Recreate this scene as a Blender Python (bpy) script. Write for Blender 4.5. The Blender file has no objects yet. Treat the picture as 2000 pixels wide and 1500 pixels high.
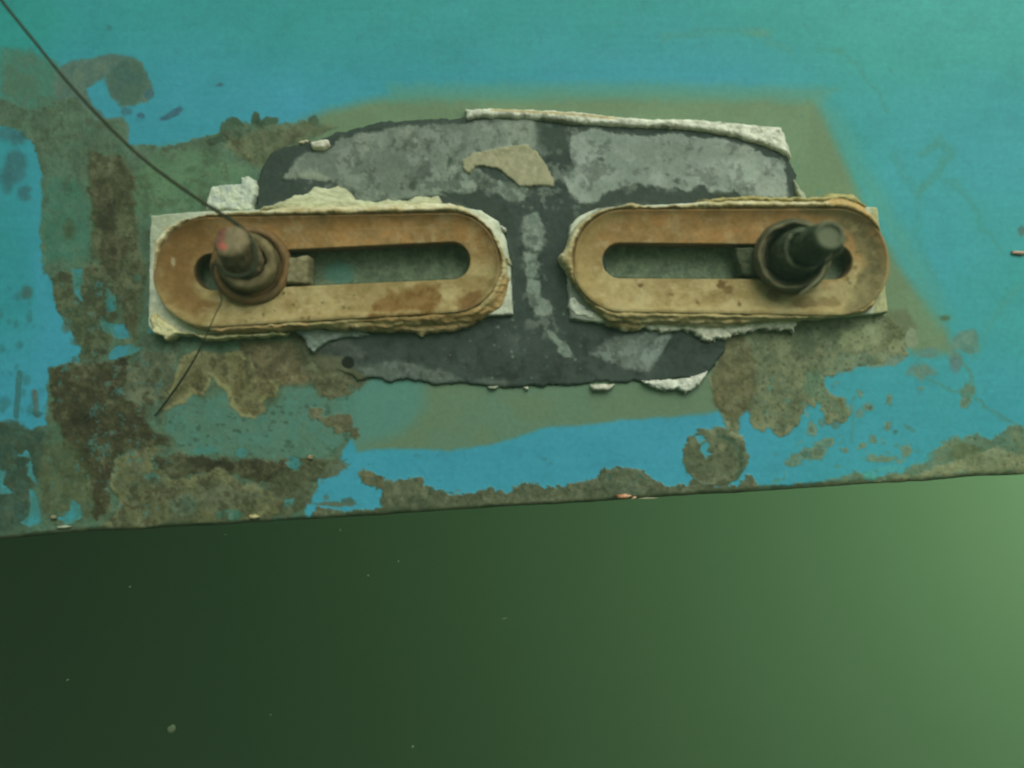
import bpy, bmesh, math, random
import numpy as np
from mathutils import Vector

# ------------------------------------------------------------------ camera, light, exposure
scene = bpy.context.scene
col = scene.collection
S = 0.0004            # metres per unit of the flat hull drawing
DIST = 1725.0         # camera distance in the same units
R = math.radians

cam_d = bpy.data.cameras.new('camera')
cam = bpy.data.objects.new('camera', cam_d)
col.objects.link(cam)
cam.location = (0, -DIST * S, 0)
cam.rotation_euler = (R(90), 0, 0)
cam_d.sensor_width = 36
cam_d.lens = 36 * DIST / 2000.0
cam_d.clip_start = 0.01
cam_d.clip_end = 60
cam_d.dof.use_dof = True
cam_d.dof.focus_distance = 0.735
cam_d.dof.aperture_fstop = 1.5
scene.camera = cam

world = bpy.data.worlds.new('World')
scene.world = world
world.use_nodes = True
wn = world.node_tree
wn.nodes.clear()
sky = wn.nodes.new('ShaderNodeTexSky')
sky.sky_type = 'NISHITA'
sky.sun_disc = False
sky.sun_elevation = R(52)
sky.sun_rotation = R(170)
tint = wn.nodes.new('ShaderNodeMix')
tint.data_type = 'RGBA'
tint.blend_type = 'MULTIPLY'
tint.inputs[0].default_value = 1.0
tint.inputs[7].default_value = (0.86, 1.0, 0.74, 1)     # daylight filtered by green water
bg = wn.nodes.new('ShaderNodeBackground')
bg.inputs[1].default_value = 0.09
wo = wn.nodes.new('ShaderNodeOutputWorld')
wn.links.new(sky.outputs[0], tint.inputs[6])
wn.links.new(tint.outputs[2], bg.inputs[0])
wn.links.new(bg.outputs[0], wo.inputs[0])

LTINT = (1.0, 0.98, 0.90)
sun_d = bpy.data.lights.new('sun', 'SUN')
sun_d.energy = 2.7
sun_d.angle = R(30)
sun_d.color = LTINT
sun = bpy.data.objects.new('sun', sun_d)
col.objects.link(sun)
sun.rotation_euler = Vector((-0.10, 1.0, -0.78)).to_track_quat('-Z', 'Y').to_euler()

key_d = bpy.data.lights.new('added_key', 'AREA')  # soft lamp added to brighten the hull towards the right
key_d.shape = 'DISK'
key_d.size = 1.4
key_d.energy = 15.0
key_d.color = LTINT
key = bpy.data.objects.new('added_key', key_d)
col.objects.link(key)
key.location = (1.0, -1.1, 0.95)
key.rotation_euler = (Vector((0.15, 0, 0.02)) - key.location).to_track_quat('-Z', 'Y').to_euler()

# lamp hidden behind the hull, added to brighten the open water on the right
back_d = bpy.data.lights.new('open_water_lamp', 'AREA')
back_d.shape = 'DISK'
back_d.size = 0.5
back_d.energy = 200.0
back_d.spread = R(170)
back_d.color = (0.88, 1.0, 0.74)
back = bpy.data.objects.new('open_water_lamp', back_d)
col.objects.link(back)
back.location = (1.35, 0.35, 0.25)
back.rotation_euler = (Vector((2.0, 1.9, -0.3)) - back.location).to_track_quat('-Z', 'Y').to_euler()

scene.view_settings.view_transform = 'Standard'
scene.view_settings.look = 'None'
scene.view_settings.gamma = 1
scene.view_settings.use_curve_mapping = False
scene.view_settings.exposure = 0.0
scene.render.engine = 'CYCLES'
scene.cycles.use_denoising = True
scene.cycles.max_bounces = 6
scene.cycles.volume_bounces = 1
scene.cycles.sample_clamp_indirect = 4

# ------------------------------------------------------------------ numeric helpers
def hash2(ix, iy, seed):
    h = (ix.astype(np.int64) * 374761393 + iy.astype(np.int64) * 668265263 + seed * 974711) & 0xFFFFFFFF
    h = ((h ^ (h >> 13)) * 1274126177) & 0xFFFFFFFF
    h = h ^ (h >> 16)
    return (h & 0xFFFFFF) / float(0xFFFFFF)

def vnoise(x, y, seed=0):
    ix = np.floor(x); iy = np.floor(y)
    fx = x - ix; fy = y - iy
    fx = fx * fx * fx * (fx * (fx * 6 - 15) + 10); fy = fy * fy * fy * (fy * (fy * 6 - 15) + 10)
    a = hash2(ix, iy, seed); b = hash2(ix + 1, iy, seed)
    c = hash2(ix, iy + 1, seed); d = hash2(ix + 1, iy + 1, seed)
    return (a + (b - a) * fx) * (1 - fy) + (c + (d - c) * fx) * fy

def fbm(x, y, scale, seed=0, octaves=4, gain=0.55):
    x = x / scale; y = y / scale
    s = 0.0; amp = 1.0; tot = 0.0
    for o in range(octaves):
        s = s + amp * vnoise(x, y, seed + o * 17)
        tot += amp
        amp *= gain
        x, y = x * 1.62 + y * 1.19 + 7.3, y * 1.62 - x * 1.19 + 3.1
    return s / tot - 0.5          # about -0.35..0.35

def worley(x, y, scale, seed=0):
    x = x / scale; y = y / scale
    ix = np.floor(x); iy = np.floor(y)
    best = np.full(x.shape, 9.0)
    for dx in (-1, 0, 1):
        for dy in (-1, 0, 1):
            cx = ix + dx; cy = iy + dy
            px = cx + hash2(cx, cy, seed); py = cy + hash2(cx, cy, seed + 5)
            best = np.minimum(best, np.hypot(px - x, py - y))
    return best

def smooth(a, b, v):
    t = np.clip((v - a) / (b - a), 0, 1)
    return t * t * (3 - 2 * t)

def sdf_poly(x, y, poly):
    p = np.array(poly, float)
    q = np.roll(p, -1, axis=0)
    d2 = np.full(x.shape, 1e18)
    inside = np.zeros(x.shape, bool)
    for (ax, ay), (bx, by) in zip(p, q):
        ex, ey = bx - ax, by - ay
        L = ex * ex + ey * ey + 1e-9
        t = np.clip(((x - ax) * ex + (y - ay) * ey) / L, 0, 1)
        d2 = np.minimum(d2, (x - ax - t * ex) ** 2 + (y - ay - t * ey) ** 2)
        if ay != by:
            c = ((ay > y) != (by > y)) & (x < (bx - ax) * (y - ay) / (by - ay) + ax)
            inside ^= c
    d = np.sqrt(d2)
    return np.where(inside, -d, d)

def sdf_capsule(x, y, c1, r1, c2, r2):
    ex, ey = c2[0] - c1[0], c2[1] - c1[1]
    t = np.clip(((x - c1[0]) * ex + (y - c1[1]) * ey) / (ex * ex + ey * ey), 0, 1)
    return np.hypot(x - c1[0] - t * ex, y - c1[1] - t * ey) - (r1 + (r2 - r1) * t)

def sdf_line(x, y, pts):
    d = np.full(x.shape, 1e9)
    for a, b in zip(pts[:-1], pts[1:]):
        d = np.minimum(d, sdf_capsule(x, y, a, 0, b, 0))
    return d

ALB = np.array([1.0, 1.0, 1.14])       # undo the colour of the light so that materials keep their own colour
def to_linear(c):
    c = np.clip(c / 255.0, 0, 1)
    l = np.where(c <= 0.04045, c / 12.92, ((c + 0.055) / 1.055) ** 2.4)
    return np.clip(l * ALB, 0.002, 0.9)

class Paint:
    """colour and relief of one surface, at points x, y"""
    def __init__(self, x, y, base):
        self.x, self.y = x, y
        self.c = np.zeros(x.shape + (3,)) + np.array(base, float)
        self.h = np.zeros(x.shape)
    def blend(self, m, sel, colour, colour2=None, mscale=22, seed=0, grain=9, gscale=5):
        x, y = self.x[sel], self.y[sel]
        cc = np.zeros(x.shape + (3,)) + np.array(colour, float)
        if colour2 is not None:
            k = smooth(-0.14, 0.14, fbm(x, y, mscale, seed + 3, 5, 0.62))[..., None]
            cc = cc * (1 - k) + np.array(colour2, float) * k
        if grain:
            cc = cc + (fbm(x, y, gscale, seed + 9, 3) * grain * 2)[..., None]
        self.c[sel] = self.c[sel] * (1 - m[..., None]) + cc * m[..., None]
    def area(self, d_fn, box, colour, colour2=None, soft=3, wob=7, wscale=20, alpha=1.0, lift=0.0,
             mscale=22, seed=0, grain=9, halo=None, hw=5, thin=None):
        pad = soft + wob * 2 + 12
        sel = (self.x > box[0] - pad) & (self.x < box[2] + pad) & (self.y > box[1] - pad) & (self.y < box[3] + pad)
        if not sel.any():
            return
        x, y = self.x[sel], self.y[sel]
        wx = x + wob * 2.4 * fbm(x, y, wscale, seed + 31, 4, 0.6)
        wy = y + wob * 2.4 * fbm(x, y, wscale, seed + 57, 4, 0.6)
        d = d_fn(wx, wy)
        if lift > 0.9 and wob > 3:        # growth breaks up into crumbs along its rim
            d = d + 13 * fbm(x, y, 11, seed + 91, 5, 0.72)
        m = smooth(soft, -soft, d) * alpha
        if thin is not None:           # broken cover: holes where the noise is low
            m = m * smooth(-0.02, 0.05, fbm(x, y, thin[0], seed + 77, 5, 0.62) + thin[1])
        self.blend(m, sel, colour, colour2, mscale, seed, grain)
        if halo is not None:
            hm = smooth(hw, hw * 0.4, np.abs(d + hw * 0.9)) * alpha * 0.85
            self.blend(hm, sel, halo, None, 10, seed, 5)
        if lift:
            self.h[sel] += m * lift
    def poly(self, pts, colour, colour2=None, **k):
        p = np.array(pts, float)
        box = (p[:, 0].min(), p[:, 1].min(), p[:, 0].max(), p[:, 1].max())
        self.area(lambda x, y: sdf_poly(x, y, pts), box, colour, colour2, **k)
    def spot(self, cx, cy, rx, ry, colour, colour2=None, **k):
        k.setdefault('wob', 3); k.setdefault('wscale', 9); k.setdefault('soft', 2)
        self.area(lambda x, y: (np.hypot((x - cx) / rx, (y - cy) / ry) - 1) * min(rx, ry),
                  (cx - rx, cy - ry, cx + rx, cy + ry), colour, colour2, **k)
    def line(self, pts, w, colour, **k):
        p = np.array(pts, float)
        k.setdefault('wob', 2); k.setdefault('wscale', 14); k.setdefault('soft', 2)
        self.area(lambda x, y: sdf_line(x, y, pts) - w, (p[:, 0].min(), p[:, 1].min(), p[:, 0].max(), p[:, 1].max()), colour, **k)

# ------------------------------------------------------------------ materials
def surface_mat(name, rough=0.75, bump=0.25, bscale=900, var=0.10, spec=0.25):
    m = bpy.data.materials.new(name)
    m.use_nodes = True
    nt = m.node_tree; n = nt.nodes; l = nt.links
    b = n['Principled BSDF']
    b.inputs['Roughness'].default_value = rough
    b.inputs['Specular IOR Level'].default_value = spec
    at = n.new('ShaderNodeVertexColor'); at.layer_name = 'Col'
    tc = n.new('ShaderNodeTexCoord')
    nz = n.new('ShaderNodeTexNoise'); nz.inputs['Scale'].default_value = bscale * 0.35
    nz.inputs['Detail'].default_value = 5
    nz.inputs['Roughness'].default_value = 0.65
    l.new(tc.outputs['Object'], nz.inputs['Vector'])
    mr = n.new('ShaderNodeMapRange')
    mr.inputs['From Min'].default_value = 0.3; mr.inputs['From Max'].default_value = 0.7
    mr.inputs['To Min'].default_value = 1 - var; mr.inputs['To Max'].default_value = 1 + var
    l.new(nz.outputs['Fac'], mr.inputs['Value'])
    mx = n.new('ShaderNodeVectorMath'); mx.operation = 'SCALE'
    l.new(at.outputs['Color'], mx.inputs[0]); l.new(mr.outputs[0], mx.inputs['Scale'])
    l.new(mx.outputs[0], b.inputs['Base Color'])
    nb = n.new('ShaderNodeTexNoise'); nb.inputs['Scale'].default_value = bscale
    nb.inputs['Detail'].default_value = 3
    l.new(tc.outputs['Object'], nb.inputs['Vector'])
    bp = n.new('ShaderNodeBump'); bp.inputs['Strength'].default_value = bump
    bp.inputs['Distance'].default_value = 0.0006
    l.new(nb.outputs['Fac'], bp.inputs['Height']); l.new(bp.outputs[0], b.inputs['Normal'])
    return m

def plain_mat(name, srgb, rough=0.6, srgb2=None, scale=120, metallic=0.0, bump=0.3):
    m = bpy.data.materials.new(name)
    m.use_nodes = True
    nt = m.node_tree; n = nt.nodes; l = nt.links
    b = n['Principled BSDF']
    b.inputs['Roughness'].default_value = rough
    b.inputs['Metallic'].default_value = metallic
    tc = n.new('ShaderNodeTexCoord')
    nz = n.new('ShaderNodeTexNoise'); nz.inputs['Scale'].default_value = scale
    nz.inputs['Detail'].default_value = 5; nz.inputs['Roughness'].default_value = 0.65
    l.new(tc.outputs['Object'], nz.inputs['Vector'])
    cr = n.new('ShaderNodeValToRGB')
    a = to_linear(np.array(srgb, float)); c = to_linear(np.array(srgb2 or srgb, float))
    cr.color_ramp.elements[0].position = 0.36; cr.color_ramp.elements[0].color = (*a, 1)
    cr.color_ramp.elements[1].position = 0.64; cr.color_ramp.elements[1].color = (*c, 1)
    l.new(nz.outputs['Fac'], cr.inputs[0]); l.new(cr.outputs[0], b.inputs['Base Color'])
    bp = n.new('ShaderNodeBump'); bp.inputs['Strength'].default_value = bump
    bp.inputs['Distance'].default_value = 0.0008
    l.new(nz.outputs['Fac'], bp.inputs['Height']); l.new(bp.outputs[0], b.inputs['Normal'])
    return m

M_hull = surface_mat('hull_paint', 0.62, 0.22, 700, 0.08, 0.3)
M_plate = surface_mat('grey_compound', 0.7, 0.35, 800, 0.10)
M_cement = surface_mat('pale_sealant', 0.85, 0.7, 600, 0.10, 0.1)
M_ring = surface_mat('rust_stained_resin', 0.8, 0.4, 700, 0.10, 0.15)
M_bolt = surface_mat('corroded_bolt', 0.7, 0.5, 500, 0.15, 0.3)

# ------------------------------------------------------------------ mesh helpers
def link(name, me, mat, parent=None):
    o = bpy.data.objects.new(name, me)
    col.objects.link(o)
    if mat: me.materials.append(mat)
    if parent: o.parent = parent
    return o

def make_mesh(name, verts, quads, colours=None):
    me = bpy.data.meshes.new(name)
    nv, nq = len(verts), len(quads)
    me.vertices.add(nv)
    me.vertices.foreach_set('co', np.asarray(verts, np.float32).ravel())
    me.loops.add(nq * 4)
    me.loops.foreach_set('vertex_index', np.asarray(quads, np.int32).ravel())
    me.polygons.add(nq)
    me.polygons.foreach_set('loop_start', np.arange(0, nq * 4, 4, dtype=np.int32))
    me.polygons.foreach_set('loop_total', np.full(nq, 4, np.int32))
    me.polygons.foreach_set('use_smooth', np.ones(nq, bool))
    if colours is not None:
        a = me.color_attributes.new('Col', 'FLOAT_COLOR', 'POINT')
        cc = np.ones((nv, 4), np.float32); cc[:, :3] = colours
        a.data.foreach_set('color', cc.ravel())
    me.update(calc_edges=True)
    me.validate()
    return me

def world_pts(x, y, h, H0=None):
    """hull drawing position (as seen at height H0) and height above the hull -> metres"""
    f = 1.0 if H0 is None else (DIST - H0) / DIST
    return np.stack([(x - 1000) * f * S, -h * S, (750 - y) * f * S], -1)

def P(px, py, h):
    f = (DIST - h) / DIST
    return Vector(((px - 1000) * f * S, -h * S, (750 - py) * f * S))

def relief(name, parent, mat, box, domain, height, paint, bottom=0.0, H0=0.0, step=2.0, edge=6.0, wob=0.0, wscale=12, seed=0):
    """a solid lump on the hull: outline from a distance function, top from a height function"""
    x0, y0, x1, y1 = box
    gx, gy = np.meshgrid(np.arange(x0, x1 + step, step), np.arange(y0, y1 + step, step))
    def dom(x, y):
        if wob:
            x = x + wob * 2.4 * fbm(x, y, wscale, seed + 1, 4, 0.6)
            y = y + wob * 2.4 * fbm(x, y, wscale, seed + 2, 4, 0.6)
        return domain(x, y)
    s = dom(gx, gy)
    dy_, dx_ = np.gradient(s, step)
    g = np.maximum(dx_ ** 2 + dy_ ** 2, 0.15)
    keep = s < step * 1.5
    out = s > 0
    px = np.where(out, gx - s * dx_ / g, gx)
    py = np.where(out, gy - s * dy_ / g, gy)
    h = height(px, py)
    pt = paint(px, py)
    h = h + pt.h
    t = np.clip(-s / edge, 0, 1)
    prof = np.sqrt(np.clip(1 - (1 - t) ** 2, 0, 1))
    h = bottom + (h - bottom) * (0.35 + 0.65 * prof)
    h = np.where(out, bottom, h)
    ids = -np.ones(s.shape, int)
    ok = keep[:-1, :-1] & keep[1:, :-1] & keep[:-1, 1:] & keep[1:, 1:]
    ok &= (s[:-1, :-1] < 0) | (s[1:, :-1] < 0) | (s[:-1, 1:] < 0) | (s[1:, 1:] < 0)
    used = np.zeros(s.shape, bool)
    for a, b in ((slice(None, -1), slice(None, -1)), (slice(1, None), slice(None, -1)),
                 (slice(None, -1), slice(1, None)), (slice(1, None), slice(1, None))):
        used[a, b] |= ok
    ids[used] = np.arange(used.sum())
    q = np.stack([ids[:-1, :-1][ok], ids[1:, :-1][ok], ids[1:, 1:][ok], ids[:-1, 1:][ok]], -1)
    v = world_pts(px[used], py[used], h[used], H0)
    me = make_mesh(name, v, q, to_linear(pt.c[used]))
    return link(name, me, mat, parent)

def empty(name, loc, label=None, cat=None, group=None):
    o = bpy.data.objects.new(name, None)
    col.objects.link(o)
    o.empty_display_size = 0.02
    return tag(o, label, cat, group)

def tag(o, label=None, cat=None, group=None, kind=None):
    if label: o['label'] = label
    if cat: o['category'] = cat
    if group: o['group'] = group
    if kind: o['kind'] = kind
    return o

# ------------------------------------------------------------------ the open water behind the hull
def build_water():
    bm = bmesh.new()
    bmesh.ops.create_uvsphere(bm, u_segments=96, v_segments=64, radius=2.8)
    kill = [v for v in bm.verts if v.co.y < -1.2 and v.co.z > -1.0 or v.co.z > 2.6]
    bmesh.ops.delete(bm, geom=kill, context='VERTS')
    for f in bm.faces: f.smooth = True
    bmesh.ops.reverse_faces(bm, faces=bm.faces)
    me = bpy.data.meshes.new('water'); bm.to_mesh(me); bm.free()
    m = bpy.data.materials.new('murky_green_water'); m.use_nodes = True
    n = m.node_tree.nodes; l = m.node_tree.links
    b = n['Principled BSDF']; b.inputs['Roughness'].default_value = 1.0
    b.inputs['Specular IOR Level'].default_value = 0.0
    tc = n.new('ShaderNodeTexCoord'); nz = n.new('ShaderNodeTexNoise')
    nz.inputs['Scale'].default_value = 0.5; nz.inputs['Detail'].default_value = 3
    cr = n.new('ShaderNodeValToRGB')
    cr.color_ramp.elements[0].position = 0.35; cr.color_ramp.elements[0].color = (0.0100, 0.0245, 0.0088, 1)
    cr.color_ramp.elements[1].position = 0.65; cr.color_ramp.elements[1].color = (0.0088, 0.0240, 0.0092, 1)
    l.new(tc.outputs['Object'], nz.inputs['Vector']); l.new(nz.outputs['Fac'], cr.inputs[0])
    l.new(cr.outputs[0], b.inputs['Base Color'])
    o = link('water', me, m)
    tag(o, kind='structure')
build_water()

# the murk of the water itself: one closed box of even, thin volume round everything
def build_haze():
    bm = bmesh.new()
    bmesh.ops.create_cube(bm, size=1.0)
    for v in bm.verts:
        v.co = Vector((v.co.x * 11.0, v.co.y * 11.0, v.co.z * 11.0))
    me = bpy.data.meshes.new('haze'); bm.to_mesh(me); bm.free()
    m = bpy.data.materials.new('thin_green_murk'); m.use_nodes = True
    n = m.node_tree.nodes; n.clear()
    out = n.new('ShaderNodeOutputMaterial'); v = n.new('ShaderNodeVolumePrincipled')
    v.inputs['Color'].default_value = (0.60, 0.86, 0.62, 1)
    v.inputs['Density'].default_value = HAZE
    v.inputs['Anisotropy'].default_value = 0.3
    m.node_tree.links.new(v.outputs[0], out.inputs['Volume'])
    o = link('haze', me, m)
    tag(o, kind='stuff')
HAZE = 0.068
build_haze()

# ------------------------------------------------------------------ the hull
SLOT_L = ((412, 530), 34, (881, 508), 35)
SLOT_R = ((1212, 508), 33, (1634, 511), 32)
EDGE_X = [-700, 0, 100, 200, 400, 600, 800, 1000, 1200, 1400, 1600, 1800, 1900, 2000, 2700]
EDGE_Y = [1095, 1053, 1044, 1036, 1027, 1013, 1001, 989, 976, 964, 951, 939, 931, 925, 880]
def hull_edge(x):
    return np.interp(x, EDGE_X, EDGE_Y) + 5.0 * fbm(x, x * 0, 90, 5, 6, 0.62)

def circles(rng, box, n, rmin, rmax, power=2.0):
    for _ in range(n):
        yield (rng.uniform(box[0], box[2]), rng.uniform(box[1], box[3]), rmin + (rmax - rmin) * rng.random() ** power)

def paint_hull(x, y):
    pt = Paint(x, y, (54, 144, 158))
    rng = random.Random(4)
    big = fbm(x, y, 260, 11, 4)
    # haze of the water put into the paint colour: greener towards top and sides
    haze_tint = 0.80 * smooth(260, -40, y + 120 * fbm(x, y, 300, 12, 3)) + 0.62 * smooth(1300, 1750, x) * smooth(1400, 500, y)
    haze_tint = haze_tint + 0.45 * smooth(140, 0, x) * smooth(900, 600, y)
    haze_tint = np.clip(haze_tint + 0.5 * big * 1.2, 0, 0.95)[..., None]
    pt.c = pt.c * (1 - haze_tint) + (np.array((32, 136, 124)) + np.array((18, 12, 10)) * smooth(1200, 1800, x)[..., None]) * haze_tint  # tint lightened to the right for the stronger light there
    pt.c += (fbm(x, y, 90, 21, 5) * 10)[..., None] * np.array((0.8, 1, 1))
    pt.c += (fbm(x, y, 9, 22, 3) * 5)[..., None]
    OL = (98, 122, 86); OL2 = (88, 122, 98)
    # old brush marks, runs and small scratches in the paint
    pt.c += (fbm(x * 0.05, y, 7, 31, 4) * 6)[..., None]
    pt.c += (smooth(0.10, 0.2, fbm(x, y, 46, 32, 6, 0.7)) * -4)[..., None] * np.array((0.4, 1, 1.1))
    for _ in range(26):
        ax_, ay_ = rng.uniform(300, 1980), rng.uniform(10, 170) if rng.random() < 0.6 else rng.uniform(840, 940)
        ln = rng.uniform(8, 34); an = rng.uniform(-0.5, 1.2)
        pt.line([(ax_, ay_), (ax_ + ln * math.cos(an), ay_ + ln * math.sin(an))], 0.8, (40, 112, 108), seed=int(ax_), alpha=0.4, soft=1.5, wob=2)
    # smooth olive primer band round the plate
    pt.poly([(250, 300), (380, 282), (560, 250), (640, 215), (720, 196), (800, 184), (1000, 182), (1280, 176), (1590, 186), (1618, 230),
             (1640, 290), (1680, 380), (1725, 470), (1790, 560), (1850, 640), (1865, 690), (1790, 690), (1700, 640),
             (500, 660), (290, 640)], OL, (102, 128, 90), soft=16, wob=4, wscale=60, seed=40, mscale=90, grain=4)
    pt.poly([(1500, 172), (1600, 180), (1640, 225), (1690, 330), (1780, 470), (1860, 620), (1830, 640), (1740, 470), (1650, 300), (1600, 200)],
            (78, 142, 118), soft=24, wob=8, wscale=60, seed=41, alpha=0.6, grain=3)
    pt.poly([(760, 165), (1290, 160), (1640, 172), (1600, 200), (1290, 196), (1000, 198), (760, 200)], (76, 138, 116), soft=12, wob=5, seed=43, alpha=0.7, grain=3)
    pt.poly([(690, 690), (1410, 690), (1405, 805), (1200, 825), (1060, 838), (960, 866), (880, 880), (760, 876), (700, 880), (680, 830)],
            (94, 118, 86), (90, 120, 92), soft=6, wob=5, wscale=60, seed=44, mscale=80, grain=4)
    pt.poly([(670, 700), (820, 700), (830, 800), (780, 850), (700, 870), (670, 820)], (74, 128, 112), soft=20, wob=8, seed=45, alpha=0.8, grain=3)

    # --- left: fouled region
    G1 = (80, 112, 88)
    pt.poly([(0, 96), (60, 100), (112, 122), (125, 200), (60, 245), (0, 240)], (66, 118, 96), (74, 108, 84), soft=12, wob=9, seed=50)
    pt.poly([(106, 160), (120, 128), (160, 112), (240, 106), (275, 118), (288, 150), (300, 180), (290, 202), (240, 210), (215, 190),
             (205, 150), (190, 160), (170, 172), (180, 205), (205, 232), (240, 228), (254, 250), (250, 290), (180, 300), (110, 240)],
            (88, 112, 92), (74, 102, 88), soft=4, wob=5, seed=51)
    pt.spot(250, 160, 38, 46, (58, 92, 80), (66, 96, 78), seed=52, wob=5, soft=6)
    pt.spot(292, 184, 9, 11, (58, 98, 100), seed=53)
    pt.spot(246, 218, 12, 8, (52, 110, 116), seed=54); pt.spot(276, 226, 7, 5, (50, 96, 110), seed=55)
    pt.poly([(312, 232), (330, 220), (352, 206), (358, 212), (350, 226), (330, 232), (318, 236)], (48, 96, 108), seed=56, wob=3, wscale=9, soft=2)
    pt.spot(428, 165, 7, 4, (44, 96, 104), seed=57); pt.spot(212, 53, 5, 5, (40, 105, 100), seed=58, alpha=0.7)
    LF = [(-20, 188), (60, 215), (110, 200), (150, 190), (190, 235), (240, 232), (250, 262), (245, 282), (330, 285), (420, 262), (470, 240),
          (540, 240), (610, 236), (660, 248), (560, 290), (510, 340), (500, 400), (420, 410), (295, 420), (290, 650), (600, 650), (606, 700),
          (690, 716), (692, 760), (650, 800), (690, 850), (660, 900), (620, 925), (618, 960), (596, 985), (600, 1012), (250, 1042),
          (-20, 1060), (-20, 820), (60, 838), (90, 832), (94, 716), (150, 708), (158, 684), (136, 642), (112, 606), (100, 552),
          (80, 512), (80, 420), (84, 340), (64, 282), (30, 252), (-20, 240)]
    pt.poly(LF, G1, (74, 98, 76), soft=3, wob=4, wscale=16, seed=60, lift=1.0, mscale=40, grain=14)
    pt.poly([(90, 345), (150, 350), (176, 400), (178, 500), (90, 515), (84, 430)], (62, 114, 94), (70, 112, 92), soft=10, wob=6, seed=61, grain=5)
    pt.spot(135, 450, 12, 20, (66, 92, 66), seed=62, soft=8)
    pt.poly([(300, 300), (400, 290), (480, 330), (498, 395), (420, 405), (300, 415), (250, 420), (255, 350)], (82, 118, 88), (88, 124, 90), soft=14, wob=6, seed=63, grain=5)
    for cx, cy, r in circles(rng, (230, 300, 440, 415), 22, 3, 9):
        pt.spot(cx, cy, r * 1.3, r, (70, 98, 72), seed=int(cx), alpha=0.6, soft=3)
    # dark brown column beside the left bracket
    pt.poly([(180, 300), (240, 305), (262, 350), (262, 420), (275, 470), (280, 560), (270, 620), (262, 668), (240, 620), (235, 590), (205, 560),
             (185, 500), (184, 420), (178, 350)], (70, 76, 50), (84, 94, 66), soft=7, wob=9, seed=64, lift=2.0, mscale=30, grain=14)
    pt.poly([(186, 355), (245, 350), (250, 380), (225, 420), (240, 520), (225, 560), (200, 520), (190, 420)], (52, 54, 30), (68, 72, 46), soft=7, wob=9, seed=65, mscale=22)
    pt.poly([(100, 540), (180, 515), (235, 560), (225, 640), (200, 700), (160, 705), (160, 680), (138, 642), (112, 606)],
            (78, 92, 66), (66, 82, 58), soft=4, wob=7, seed=66, lift=1.5, mscale=18, grain=18)
    for cx, cy, r in circles(rng, (115, 525, 285, 705), 60, 3, 9):
        pt.spot(cx, cy, r, r * 1.2, rng.choice([(62, 68, 46), (96, 108, 82), (72, 98, 78), (84, 88, 62)]), seed=int(cx * 3), alpha=0.55, soft=3)
    BL = (54, 130, 136)
    for pp in ([(139, 524), (163, 524), (161, 556), (156, 575), (164, 585), (158, 588), (144, 572), (146, 556)],
               [(196, 612), (212, 632), (246, 634), (252, 660), (226, 660), (205, 650), (196, 636)],
               [(212, 700), (212, 690), (232, 676), (278, 676), (262, 692), (232, 702)], [(208, 560), (226, 575), (228, 605), (208, 612), (204, 590)]):
        pt.poly(pp, BL, (62, 122, 112), soft=2, wob=4, wscale=9, seed=len(pp) * 7 + int(pp[0][0]), lift=-1.2)
    # large dark growth lower left
    pt.poly([(97, 716), (180, 706), (240, 702), (262, 690), (250, 730), (240, 776), (272, 784), (284, 830), (316, 850), (330, 866), (300, 872), (256, 884),
             (230, 892), (226, 930), (206, 950), (218, 1000), (186, 1016), (174, 960), (150, 900), (128, 860), (104, 800), (98, 760)],
            (50, 50, 28), (66, 68, 42), soft=5, wob=10, seed=70, lift=3.0, mscale=30, grain=12)
    for cx, cy, r in circles(rng, (95, 715, 290, 960), 90, 3, 11):
        pt.spot(cx, cy, r * 1.2, r, rng.choice([(56, 56, 34), (70, 72, 46), (84, 92, 64), (60, 62, 38)]), seed=int(cx * 5), alpha=0.5, soft=4)
    pt.poly([(85, 870), (135, 860), (170, 900), (180, 960), (176, 1012), (110, 1020), (80, 980), (72, 920)], (84, 98, 66), (72, 90, 64), soft=8, wob=9, seed=72, mscale=18, grain=16)
    # far left lower, dark with blue flecks
    pt.poly([(-20, 820), (30, 822), (60, 838), (88, 840), (80, 900), (60, 960), (62, 1020), (-20, 1052)], (48, 74, 60), (62, 84, 66), soft=6, wob=8, seed=73, grain=10)
    for pp in ([(52, 908), (62, 895), (64, 925), (74, 945), (62, 940), (55, 925)], [(-5, 916), (12, 920), (8, 945), (26, 962), (0, 966)],
               [(58, 955), (68, 960), (78, 990), (82, 1020), (60, 1030), (36, 1020), (56, 1008), (60, 985)],
               [(104, 1012), (122, 1010), (136, 996), (142, 974), (152, 984), (160, 1000), (158, 1012), (130, 1022)],
               [(36, 892), (52, 880), (60, 892)]):
        pt.poly(pp, (58, 140, 142), (60, 122, 114), soft=2, wob=4, wscale=9, seed=int(abs(pp[0][0]) * 3 + 9), lift=-1.5)
    for cx, cy, r in circles(rng, (0, 560, 90, 835), 34, 2, 8):
        pt.spot(cx, cy, r, r * 1.5, (42, 104, 100), seed=int(cx * 7), alpha=0.55, soft=4)
    pt.line([(68, 765), (72, 812)], 5, (80, 92, 78), seed=74); pt.spot(74, 808, 11, 6, (44, 84, 78), seed=75)
    pt.line([(38, 730), (32, 812)], 6, (48, 92, 84), seed=76, alpha=0.7)
    pt.line([(75, 500), (88, 640), (80, 800)], 9, (60, 146, 162), alpha=0.5, soft=10, seed=77)
    pt.spot(52, 572, 12, 14, (54, 100, 92), seed=78, soft=5)
    for a in ((35, 270, 18, 14), (12, 262, 20, 12), (30, 325, 22, 34), (48, 378, 12, 16), (15, 350, 14, 26)):
        pt.spot(*a, (52, 104, 104), (46, 96, 96), seed=int(a[1]), soft=7, wob=6, alpha=0.8)

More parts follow.
